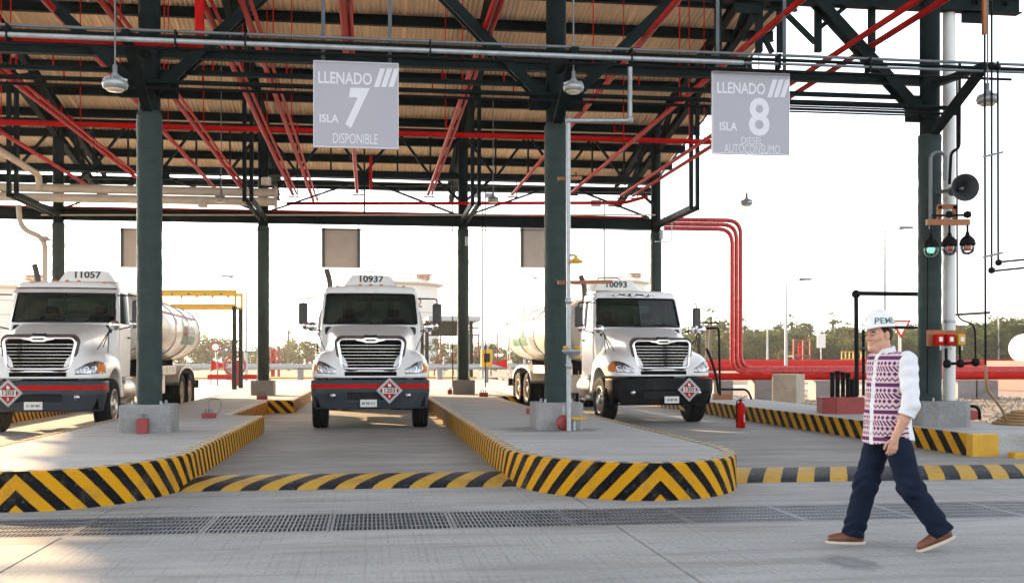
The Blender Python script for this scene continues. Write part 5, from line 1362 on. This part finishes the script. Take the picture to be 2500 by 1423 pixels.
MB().tube(bend([yp(1388,625,Ys), yp(1398,622,Ys-.06), p+Vector((0,0,.09))], .05), .018, 8).build('shower_arm', M['galv'], sh)
p = yp(1396,858,Ys-.12); MB().lathe([(.02,-.10),(.05,-.06),(.14,.0),(.145,.025),(.13,.02),(.05,-.03),(.001,-.04)], p, n=28).build('eyewash_bowl', M['galv'], sh)
for s in (-1,1): MB().lathe([(.02,0),(.04,.03),(.035,.06),(.001,.065)], p+Vector((s*.09,0,.02)), n=12).build('eyewash_cap', M['yellow'], sh)
q = Vector((xat(1406,15.45),15.45,.50)); MB().box(q.x-.14, q.x+.14, q.y-.1, q.y+.06, q.z+.03, q.z+.07).build('treadle', M['yellow'], sh, .01)
MB().tube([q+Vector((.06,0,.05)), yp(1412,905,Ys-.05)], .006, 6).build('pull_rod', M['galv'], sh)
MB().cyl((q.x-.03,q.y,.365), (q.x-.03,q.y,q.z+.04), .03, n=10).build('base', M['galv'], sh)
for py, w in ((690, 60), (437, 50)): MB().beam(yp(1362,py,Ys+.1), yp(1362+w*2.2 if py > 600 else 1420,py-2,Ys+.1), .05, .05).build('pipe_bracket', M['orange'], sh)
rr_ = thing('red_cable_reel', 'round red grounding reel at the foot of the shower column', 'reel', (xat(1376,15.5),15.5,.372))
p = Vector((xat(1376,15.5),15.5,.372)); MB().lathe([(.001,-.05),(.10,-.05),(.115,-.03),(.115,.03),(.10,.05),(.001,.05)], p+Vector((0,-.03,.115)), (.35,-1,0), 24).build('reel', M['red_block'], rr_)
MB().cyl(p+Vector((0,0,.2)), p+Vector((0,0,.36)), .018, n=8).build('stem', M['galv'], rr_)
MB().box(p.x-.06,p.x+.06,p.y-.05,p.y+.05,p.z-.005,p.z+.03).build('foot', M['red_block'], rr_)
p = hp(1808,1044,.05); fe = thing('fire_extinguisher', 'red fire extinguisher standing on the concrete lane floor', 'fire extinguisher', p)
MB().lathe([(.001,0),(.085,0),(.092,.012),(.092,.43),(.075,.48),(.035,.51),(.03,.53),(.001,.53)], p, n=28).build('cylinder', M['red'], fe)
MB().box(p.x-.02,p.x+.02,p.y-.02,p.y+.02,p.z+.53,p.z+.575).build('valve', M['black'], fe)
MB().beam(p+Vector((-.01,0,.585)), p+Vector((.09,0,.615)), .02, .014).beam(p+Vector((-.01,0,.565)), p+Vector((.08,0,.56)), .018, .012).build('handle', M['black'], fe)
MB().tube(bend([p+Vector((-.02,-.02,.56)), p+Vector((-.09,-.05,.55)), p+Vector((-.11,-.05,.40)), p+Vector((-.105,-.05,.12))], .05), .012, 8).build('hose', M['black'], fe)
MB().add([(p.x+.092*math.sin(t)+.0, p.y-.0945*math.cos(t), p.z+z) for t in (.45,.6,.75) for z in (.12,.27)], [(0,2,3,1),(2,4,5,3)], True).build('label_sticker', M['white'], fe)

# red plinth with black pipe stubs on the squared island
p = hp(2052,1008,.365); pl = thing('red_plinth', 'low red oxide plinth with black pipe stubs on the squared island', 'plinth', p)
MB().prism([(p.x-.42,p.y-.1),(p.x-.2,p.y-.3),(p.x+.35,p.y-.3),(p.x+.5,p.y),(p.x+.35,p.y+.45),(p.x-.3,p.y+.45)], .35, .68).build('plinth', M['red_block'], pl, .01)
for i, (px, pt) in enumerate(((2032,908),(2045,905),(2058,908),(2070,910),(2080,925),(2090,920))):
    a = yp(px, 972, p.y+.1*(i % 3)); b = yp(px, pt, p.y+.1*(i % 3)); MB().tube([(a.x, a.y, .66), b], .042, 10).build('pipe_stub', M['black'], pl)
    MB().cyl(b, b+Vector((0,0,-.08)), .055, n=10).build('coupling', M['black'], pl)
fr_ = thing('black_pipe_stand', 'tall black pipe stand with a round elbow behind the walking person', 'pipe stand', hp(2090,985,.365))
MB().tube(bend([yp(2092,965,19.6), yp(2090,716,19.6), yp(2240,718,19.6)], .06), .042, 10).build('pipe', M['black'], fr_)
MB().lathe([(.001,-.06),(.07,-.05),(.085,0),(.07,.05),(.001,.06)], yp(2090,718,19.55), (0,1,0), 18).build('elbow', M['black'], fr_)
MB().tube([yp(2108,790,19.7), yp(2108,965,19.7)], .03, 8).build('pipe', M['black'], fr_)
MB().tube([yp(2090,850,19.6), yp(2150,850,19.6)], .02, 8).build('pipe', M['soot_shadow'], fr_)
MB().tube([yp(2130,798,18.9), yp(2240,800,18.9)], .026, 8).build('pipe', M['black'], fr_)
for (pts, Y, lb) in (([(1755,950),(1825,950),(1835,985)], 27.5, 'low bent black pipe beside the truck numbered 10093'), ([(2335,990),(2390,992),(2392,1022)], 17.6, 'low bent black pipe behind the loudspeaker pedestal')):
    q = [yp(a, b, Y) for a, b in pts]; q[-1].z = .36
    t = thing('low_pipe', lb, 'pipe', q[-1], 'low black pipes on the squared island'); MB().tube(bend(q + [], .2), .03, 10).build('pipe', M['black'], t)
    MB().box(q[0].x-.15, q[0].x+.35, q[0].y-.1, q[0].y+.1, .36, .52).build('block', M['orange'] if Y > 20 else M['red_block'], t, .01)
# overhead frame beside truck 10093
ga = thing('hose_stand', 'dark pipe stand with hanging hose standing beside the truck numbered 10093', 'pipe stand', (xat(1745,26),26,.36))
MB().tube(bend([yp(1758,965,26), yp(1755,800,26), yp(1700,802,26)], .1), .03, 8).build('pipe', M['black'], ga)
MB().tube([yp(1705,788,26), yp(1755,788,26)], .02, 8).build('pipe', M['black'], ga)
MB().tube([yp(1707,800,26), yp(1710,900,26)], .04, 8).build('pipe', M['soot_shadow'], ga)
MB().tube(bend([yp(1725,850,25.8), yp(1745,900,25.8), yp(1755,960,25.8)], .4), .035, 8).build('hose', M['black'], ga)

# ------------------------------------------------------------------ pipe corridor on the right
rp = thing('pipe_corridor', 'long parallel red pipelines on concrete sleepers beyond the squared island', 'pipework', (20,31,.8))
for Y, h, r, x0 in ((36.0,.84,.13,10.6),(62,.95,.16,16),(64,1.1,.16,16),(67,1.2,.2,18),(70,1.25,.16,18),(72,1.35,.12,18)):
    MB().tube([(x0, Y, h), (110, Y, h)], r, 14).build('red_pipeline', M['red'], rp)
for X, Y, w, h in ((xat(1865,36),36,.9,.72),(xat(2010,36),36,.8,.70),(22,36,.8,.7),(27,36,.8,.7),(xat(1760,36),36,.7,.7),(xat(2350,36),36,.7,.7),(17,33.2,.5,.95),(25,33.2,.5,.95)):
    MB().box(X-w/2, X+w/2, Y-.3, Y+.4, 0, h).build('sleeper', M['pedestal'], rp, .02)
a_, b2_, c_ = xat(1885,33.0), xat(1943,32.5), xat(1968,33.1)
bl = MB().prism([(a_,33.0),(b2_,32.45),(c_,33.2),(a_+.5,34.1)], .0, .965).build('concrete_block', M['block'], bevel=.02)
tag(bl, 'large pale concrete pipe support block beside the squared island', 'concrete block')
for k in range(10):
    x = 20+k*8; MB().box(x-.3, x+.3, 61, 73, 0, .8).build('sleeper', M['pedestal'], rp)
# white horizontal tank at the right edge
q = yp(2548,848,44); wt = thing('white_tank', 'white horizontal tank on a red cradle beyond the pipelines', 'tank', (q.x, 44, 0))
MB().lathe([(.001,-.4),(.4,-.35),(.62,-.2),(.72,0),(.72,6),(.62,6.2),(.4,6.35),(.001,6.4)], (q.x, 43, q.z), (.35,.94,0), 32).build('shell', M['white'], wt)
MB().box(q.x-.9, q.x+.9, 43.6, 47, .02, q.z-.6).build('cradle', M['red_block'], wt, .03)
# loose stones on the gravel beds
rs = np.random.RandomState(4); m = MB()
def stones(n, gen):
    for _ in range(n):
        x, y, z = gen(); r = rs.uniform(.03,.09); a = rs.uniform(0,6.28); pts = [(x+r*math.cos(a+k*1.57)*rs.uniform(.7,1.2), y+r*math.sin(a+k*1.57)*rs.uniform(.7,1.2), z) for k in range(4)]
        m.add(pts + [(x+rs.uniform(-.3,.3)*r, y+rs.uniform(-.3,.3)*r, z+r*rs.uniform(.5,1))], [(0,1,4),(1,2,4),(2,3,4),(3,0,4)])
stones(5000, lambda: (rs.uniform(10.4,24), rs.uniform(15.8,40), .015))
g = m.build('gravel_stones', M['gravel']); g['label'] = 'loose grey brown gravel between the islands and the pipelines'; g['category'] = 'gravel'; g['kind'] = 'stuff'

# ------------------------------------------------------------------ background
def lamp_post(px, ptop, pbase, D, label, arm=1, heads=1):
    Y = D; b = yp(px, pbase, Y); t = yp(px, ptop, Y); L = thing('lamp_post', label, 'lamp post', (b.x, Y, .0), 'lamp posts beyond the canopy')
    MB().tube([(b.x, Y, 0), (b.x, Y, t.z)], [.11, .06], 10).build('pole', M['galv'], L)
    if heads == 1:
        MB().tube([(b.x, Y, t.z-.05), (b.x+arm*1.3, Y, t.z+.2)], .03, 6).build('arm', M['galv'], L)
        MB().box(b.x+arm*1.2-.4, b.x+arm*1.2+.4, Y-.14, Y+.14, t.z+.16, t.z+.28).build('lamp_head', M['conduit'], L, .03)
    else:
        for s in (-.5,.5): MB().box(b.x+s-.3, b.x+s+.3, Y-.15, Y+.15, t.z-.1, t.z+.25).build('lamp_head', M['conduit'], L, .03)
lamp_post(1919, 690, 892, 62, 'tall lamp post with one arm beyond the red vertical pipes')
lamp_post(2160, 565, 890, 55, 'tall floodlight mast rising behind the white hard hat')
lamp_post(601, 683, 915, 72, 'lamp post between the yellow gantry and far column', -1)
lamp_post(1281, 683, 890, 95, 'lamp post beside the hanging sign back of the shower column')
lamp_post(1178, 480, 892, 80, 'tallest thin mast beyond the pump shelter', 1, 2)
lamp_post(1475, 500, 890, 60, 'thin mast behind the cab of truck 10093', 1, 2)
lamp_post(2438, 775, 885, 120, 'distant lamp post before trees beyond the loudspeaker column', -1)
lamp_post(2195, 800, 885, 110, 'distant thin lamp post behind the yield sign', 1)
lamp_post(1874, 800, 888, 90, 'short white post beyond the red vertical pipes', 1)
M['tankwhite'] = simple('storage_tank_white', (.70,.70,.69), .5, amt=.08, scale=.15)
def storage_tank(px, half, ytop, yroof, Y, label, txt=None):
    c = yp(px, ytop, Y); zc = c.x*ST + Y*CT; r = half*zc/FPX; h = c.z; T = thing('storage_tank', label, 'storage tank', (c.x, Y, 0), 'white storage tanks behind the yard')
    MB().lathe([(r,0),(r,h)], (c.x, Y, 0), n=64).build('shell', M['tankwhite'], T)
    for k in range(1, 6): MB().tube([(c.x+(r+.02)*math.cos(t), Y+(r+.02)*math.sin(t), h*k/6) for t in np.linspace(0, 2*math.pi, 64, endpoint=False)], .05, 4, closed=True).build('shell_seam', M['galv'], T)
    hr = yp(px, yroof, Y).z - h; MB().lathe([(r*1.0,0),(r*.8,hr*.4),(r*.4,hr*.85),(.01,hr)], (c.x, Y, h), n=64).build('roof', M['tankwhite'], T)
    MB().lathe([(r,-.35),(r*1.12,-.1),(r*1.12,.1),(r,.1)], (c.x, Y, h), n=64).build('walkway', M['beige'], T)
    m = MB()
    for k in range(40):
        t = 2*math.pi*k/40; m.beam((c.x+r*1.11*math.cos(t), Y+r*1.11*math.sin(t), h), (c.x+r*1.11*math.cos(t), Y+r*1.11*math.sin(t), h+1.1), .06, .06)
    for z in (.6, 1.1): m.tube([(c.x+r*1.11*math.cos(t), Y+r*1.11*math.sin(t), h+z) for t in np.linspace(0, 2*math.pi, 64, endpoint=False)], .04, 4, closed=True)
    m.build('guard_rail', M['beige'], T)
    MB().box(c.x+r*.5, c.x+r*.8, Y-r*.3, Y, h+hr*.5, h+hr*.5+.8).box(c.x+r*.45, c.x+r*.85, Y-r*.35, Y+.1, h+hr*.5+.8, h+hr*.5+.9).build('roof_platform', M['orange'], T)
    if txt:
        for ch, px_ in zip(txt, (981, 1000, 1020)):
            a = yp(px_, 745, Y); dx = a.x-c.x; yy = Y - math.sqrt(max(r*r-dx*dx, .1)) - .15; nrm = Vector((dx, yy-Y, 0)).normalized(); tx = Vector((-nrm.y, nrm.x, 0))
            text_on('lettering', ch, 2.0*zc/165, M['orange'], T, (c.x+dx, yy, a.z), tx, (0,0,1), bold=.03)
storage_tank(962, 108, 697, 672, 165, 'white storage tank with orange number 22 behind truck 10937', '-22')
storage_tank(15, 110, 705, 672, 150, 'white storage tank partly hidden by the exhaust of truck 11057')
storage_tank(1492, 85, 692, 668, 190, 'white storage tank whose roof rim shows above truck 10093')
# pump shelter
ps = thing('pump_shelter', 'open pump shelter with flat grey roof and pipework beside the tank', 'shelter', (xat(1110,85),85,0))
a, b = yp(1040,775,85), yp(1165,785,85)
MB().box(a.x, b.x, 82, 92, b.z-.05, b.z+.3).build('roof', M['galv'], ps); MB().box(a.x+.3, b.x-1.2, 83, 83.2, b.z-1.2, b.z-.06).build('fascia', M['steel'], ps)
for px in (1030, 1042, 1150): 
    for Y in (83, 91): q = xat(px, Y); MB().box(q-.14, q+.14, Y-.14, Y+.14, 0, b.z).build('post', M['steel'], ps)
for h in (5.2, 4.6): MB().tube([(a.x, 84, h-1.2), (b.x, 84, h-1.2)], .07, 8).build('pipe', M['red_block'], ps)
for k in range(7): x = a.x+.6+k*.75; MB().tube(bend([(x,84,.2),(x,84,1.4+.3*(k % 3)),(x+.5,84,1.4+.3*(k % 3)),(x+.5,84,3.5)], .2), .06, 8).build('pipe', M['galv'] if k % 2 else M['red_block'], ps)
# yellow gantry
gy = thing('yellow_gantry', 'yellow double rail gantry on dark posts behind the tank of truck 11057', 'gantry', (xat(575,52),52,0))
for Y in (52, 54.5):
    for py in (712, 746): MB().beam(yp(300,py,52) + Vector((0,Y-52,0)), yp(577,py,52) + Vector((0,Y-52,0)), .18, .16).build('rail', M['yellow'], gy)
    a = yp(575,708,52); MB().beam((a.x, Y, a.z), (a.x, Y, yp(575,748,52).z), .12, .12).build('rail_end', M['yellow'], gy)
    MB().beam((a.x-.05, Y, 0), (a.x-.05, Y, yp(575,748,52).z), .2, .2).build('post', M['steel'], gy)
    for px in (420, 460, 500, 540): q = yp(px,716,52); MB().cyl((q.x, Y, q.z-.1), (q.x, Y, q.z+.05), .06, n=8).build('roller', M['conduit'], gy)
# silver pipeline and yard clutter left
sv = thing('silver_pipeline', 'long silver pipeline at the far side of the yard', 'pipeline', (-10,78,.9))
MB().tube([(-60,78,.95),(12,78,.95)], .2, 12).build('pipe', M['galv'], sv)
for k in range(12): MB().box(-50+5*k-.2, -50+5*k+.2, 77.7, 78.3, 0, .78).build('saddle', M['pedestal'], sv)
def flag(px, py, Y, d, lb):
    a = yp(px, py, Y); F = thing('red_flag', lb, 'flag', (a.x, Y, 0), 'small red warning flags')
    MB().cyl((a.x,Y,0),(a.x,Y,a.z+.3),.03,n=6).build('pole', M['conduit'], F)
    MB().extr([(0,-.3),(d*1.0,0),(0,.3)], (a.x,Y,a.z), (1,0,0), (0,0,1), (0,.02,0)).build('pennant', M['stripe_red'], F)
flag(515, 892, 62, 1, 'red triangular pennant beside the tail of truck 11057'); flag(1240, 887, 62, -1, 'red triangular pennant beyond the pump shelter')
vr = thing('red_valve_wheel', 'red valve manifold with round handwheel beneath the yellow gantry', 'valve', (xat(573,60),60,0))
q = yp(573,892,60); MB().tube([(q.x+.55*math.cos(t), 60, q.z+.55*math.sin(t)) for t in np.linspace(0,2*math.pi,24,endpoint=False)], .07, 8, closed=True).build('handwheel', M['red_block'], vr)
MB().cyl((q.x,60.2,0),(q.x,60.2,q.z+.3),.2,n=12).build('body', M['red'], vr); MB().cyl((q.x-1.5,60.4,.5),(q.x+1.5,60.4,.5),.14,n=12).build('pipe', M['red'], vr)
MB().tube(bend([(q.x-1.0,60.6,0),(q.x-1.0,60.6,1.9),(q.x+1.6,60.6,1.9),(q.x+1.6,60.6,0)],.2), .04, 6).build('frame', M['conduit'], vr)
yb = yp(1188,873,66); t = thing('yellow_cabinet', 'yellow metal cabinet standing beyond the canopy column', 'cabinet', (yb.x,66,0))
MB().box(yb.x-.35, yb.x+.35, 65.8, 66.2, 1.0, 2.1).build('box', M['yellow'], t, .05); MB().box(yb.x-.18, yb.x+.18, 65.77, 65.81, 1.3, 1.85).build('panel', M['black'], t); MB().box(yb.x-.1, yb.x+.1, 65.9, 66.1, 0, 1.0).build('post', M['conduit'], t)
# red steel towers
def tower(px, ptop, Y, w, lb):
    c = xat(px, Y); h = yp(px, ptop, Y).z; T = thing('red_platform', lb, 'platform', (c, Y, 0), 'red steel platforms in the pipe yard')
    for x in (-w/2, w/2):
        for y in (0, w): MB().box(c+x-.07, c+x+.07, Y+y-.07, Y+y+.07, 0, h).build('post', M['red_block'], T)
    for z in (h*.35, h*.55, h*.78, h*.97): MB().box(c-w/2, c+w/2, Y-.05, Y+.05, z-.05, z+.05).build('rail', M['red_block'], T)
    MB().box(c-w/2, c+w/2, Y, Y+w, h*.52, h*.55).build('deck', M['red_block'], T); MB().cyl((c, Y+.5, 0), (c, Y+.5, h*.9), .18, n=10).build('riser', M['red'], T)
    MB().beam((c-w/2, Y, .1), (c+w/2, Y, h*.55), .08, .08).build('brace', M['red_block'], T)
tower(1958, 828, 95, 1.6, 'red steel platform tower before the trees beyond the red pipes'); tower(665, 845, 95, 1.0, 'red steel platform tower beside the far canopy column')
yr = thing('yellow_railing', 'yellow handrail platform among the red pipelines', 'railing', (xat(2085,80),80,0))
for z in (.9,1.5,2.1): MB().beam((xat(2055,80),80,z),(xat(2112,80),80,z), .07, .07).build('rail', M['yellow'], yr)
for k in range(7): x = xat(2055+9.5*k,80); MB().beam((x,80,0),(x,80,2.1), .07, .07).build('post', M['yellow'], yr)
# round sign and yield sign
def road_sign(px, py, Y, kind, lb):
    c = yp(px, py, Y); s = thing('road_sign', lb, 'road sign', (c.x, Y, 0), None)
    MB().cyl((c.x,Y+.05,0),(c.x,Y+.05,c.z),.04,n=8).build('post', M['white'], s)
    if kind == 'yield':
        tri = [(-.62,.45),(.62,.45),(0,-.62)]
        MB().extr(tri, c, (1,0,0), (0,0,1), (0,.03,0)).build('rim', M['stripe_red'], s); MB().extr([(x*.72,y*.72+.03) for x, y in tri], c+Vector((0,-.012,0)), (1,0,0), (0,0,1), (0,.01,0)).build('face', M['white'], s)
    elif kind == 'round':
        MB().lathe([(.001,0),(.36,0),(.36,.03)], c, (0,-1,0), 24).build('rim', M['stripe_red'], s); MB().lathe([(.001,.032),(.27,.032)], c, (0,-1,0), 24).build('face', M['white'], s)
    else: MB().box(c.x-.35,c.x+.35,Y-.02,Y+.02,c.z-.55,c.z+.55).build('face', M['white'], s)
road_sign(2200, 800, 58, 'yield', 'white triangular yield sign with red border behind the hard hat'); road_sign(526, 847, 85, 'round', 'round red rimmed sign behind the tail of truck 11057'); road_sign(2005, 832, 80, 'panel', 'plain white rectangular sign before the trees')

# trees
M['leaf'] = simple('tree_leaves', (.10,.135,.030), .7, amt=.3, scale=.25, c2=(.035,.060,.018)); M['leaf2'] = simple('olive_leaves', (.16,.165,.045), .7, amt=.3, scale=.25, c2=(.06,.08,.025))

for k_ in ('tree_leaves','olive_leaves'):
    n_ = MATS[k_].node_tree.nodes; l_ = MATS[k_].node_tree.links; b_ = n_['Principled BSDF']; tr = n_.new('ShaderNodeBsdfTranslucent'); mx = n_.new('ShaderNodeMixShader'); mx.inputs[0].default_value = .45
    l_.new(b_.inputs['Base Color'].links[0].from_socket, tr.inputs[0]); l_.new(b_.outputs[0], mx.inputs[1]); l_.new(tr.outputs[0], mx.inputs[2]); l_.new(mx.outputs[0], n_['Material Output'].inputs[0]); b_.inputs['Specular IOR Level'].default_value = .2
M['bark'] = simple('bark', (.12,.09,.06), .9)
def tree_mesh(seed, palm=False):
    r = random.Random(seed); t = MB(); c = MB()
    if palm:
        t.tube([(0,0,0),(.15,.1,3),(.1,.2,6.2)], [.2,.16,.13], 8); top = Vector((.1,.2,6.2))
        for k in range(26):
            a = r.uniform(0,6.28); el = r.uniform(-.5,1.3); d = Vector((math.cos(a)*math.cos(el), math.sin(a)*math.cos(el), math.sin(el))); sd = d.cross(Vector((0,0,1))).normalized(); L = r.uniform(1.1,1.7); tip = top + d*L
            for j in range(7):
                f = (j-3)/3*.75; e = top + d*L*.45; q = tip + sd*f*L*.6 - d*abs(f)*L*.35 + Vector((0,0,-.15*abs(f)-.2)); n = sd*.06
                c.add([e-n, e+n, q], [(0,1,2)])
        return t, c
    H = r.uniform(5.2,7.4); t.tube([(0,0,0),(r.uniform(-.2,.2),0,H*.35),(r.uniform(-.4,.4),r.uniform(-.3,.3),H*.65)], [.24,.17,.07], 8)
    for k in range(5):
        a = r.uniform(0,6.28); t.tube([(0,0,H*.3),(math.cos(a)*1.1,math.sin(a)*1.1,H*.55),(math.cos(a)*1.7,math.sin(a)*1.7,H*.72)], [.1,.06,.03], 6)
    for k in range(26):
        a = r.uniform(0,6.28); rr = r.uniform(0,2.5); z = r.uniform(.06,.93)*H; cr = r.uniform(.65,1.25); cx, cy = math.cos(a)*rr*(1.15-abs(z/H-.55)), math.sin(a)*rr*(1.15-abs(z/H-.55))
        for j in range(70):
            u = Vector((r.gauss(0,1), r.gauss(0,1), r.gauss(0,1))).normalized()*cr*r.uniform(.5,1.05)
            p = Vector((cx,cy,z)) + Vector((u.x,u.y,u.z*.8)); n1 = Vector((r.gauss(0,1),r.gauss(0,1),r.gauss(0,.6))).normalized(); n2 = n1.cross(Vector((r.gauss(0,1),r.gauss(0,1),r.gauss(0,1)))).normalized(); s = r.uniform(.14,.30)
            c.add([p-n1*s, p-n2*s*.6, p+n1*s, p+n2*s*.6], [(0,1,2,3)])
    return t, c
protos = []
for k in range(6):
    t, c = tree_mesh(40+k); o = thing('broadleaf_tree', ('olive green' if k % 2 == 0 else 'dark green') + ' leafy tree in the far tree line', 'tree', (0,0,0), 'trees along the far boundary'); t.build('trunk', M['bark'], o); c.build('crown', M['leaf'] if k % 2 else M['leaf2'], o); protos.append(o)
pp = []
for k in range(2):
    t, c = tree_mesh(80+k, True); o = thing('palm_tree', 'fan palm rising above the far tree line', 'tree', (0,0,0), 'palms along the far boundary'); t.build('trunk', M['bark'], o); c.build('crown', M['leaf'], o); pp.append(o)
rt = random.Random(11); used = {}
def put(src, px, Y, s, z=0):
    o = copy_tree(src) if src.name in used else src; used[src.name] = 1
    z_ = [w for a, b, w in ((0,620,'behind the yellow gantry'),(620,900,'near the silver pipeline'),(1000,1400,'beside the pump shelter'),(1400,1900,'beyond the red vertical pipes'),(1900,2000,'behind the red platform tower'),(2000,2120,'behind the yellow railing'),(2120,2280,'behind the yield sign'),(2280,2420,'behind the call boxes'),(2420,3000,'beyond the white horizontal tank')) if a <= px < b][0]
    kind_ = 'fan palm rising' if 'palm' in src.name else ('dark green leafy tree' if src.children[1].data.materials[0] == M['leaf'] else 'olive green leafy tree')
    o['label'] = ('' if 'palm' in src.name else 'tall ' if s > 1.0 else 'low ' if s < .82 else '') + kind_ + ' ' + z_
    o.location = (xat(px, Y), Y, z); o.rotation_euler = (0,0,rt.uniform(0,6.28)); o.scale = (s*1.15, s*1.15, s)
for px in range(1670, 2600, 23): put(rt.choice(protos), px+rt.uniform(-9,9), rt.uniform(135,150), rt.uniform(.70,1.0))
for px in range(1690, 2620, 28): put(rt.choice(protos), px+rt.uniform(-9,9), rt.uniform(155,175), rt.uniform(.95,1.25))
for px in range(2300, 2620, 26): put(rt.choice(protos), px+rt.uniform(-9,9), rt.uniform(120,130), rt.uniform(.9,1.15))
for px in range(440, 760, 26): put(rt.choice(protos), px+rt.uniform(-9,9), rt.uniform(150,190), rt.uniform(.45,.85))
for px in range(1070, 1290, 24): put(rt.choice(protos), px+rt.uniform(-9,9), rt.uniform(150,185), rt.uniform(.45,.75))
for px, Y, s in ((1930,150,1.15),(1965,158,1.0),(1978,150,.95),(2030,150,1.2),(2052,155,1.05),(2075,150,1.0),(1735,120,1.05),(1723,126,.9),(1815,140,1.0),(705,150,.9),(1245,140,.9),(1150,150,.8)): put(rt.choice(pp), px, Y, s)

# ------------------------------------------------------------------ the air
hz = MB().box(-1600, 1600, -900, 2300, -3, 19).build('haze', None)
hm_ = bpy.data.materials.new('haze_air'); hm_.use_nodes = True; n_ = hm_.node_tree.nodes; n_.remove(n_['Principled BSDF'])
v_ = n_.new('ShaderNodeVolumePrincipled'); v_.inputs['Color'].default_value = (.97,.95,.92,1); v_.inputs['Density'].default_value = .0004; v_.inputs['Anisotropy'].default_value = .55
hm_.node_tree.links.new(v_.outputs[0], n_['Material Output'].inputs['Volume'])
hz.data.materials.clear(); hz.data.materials.append(hm_); hz['kind'] = 'stuff'; hz['label'] = 'pale warm haze filling the air of the yard'; hz['category'] = 'haze'
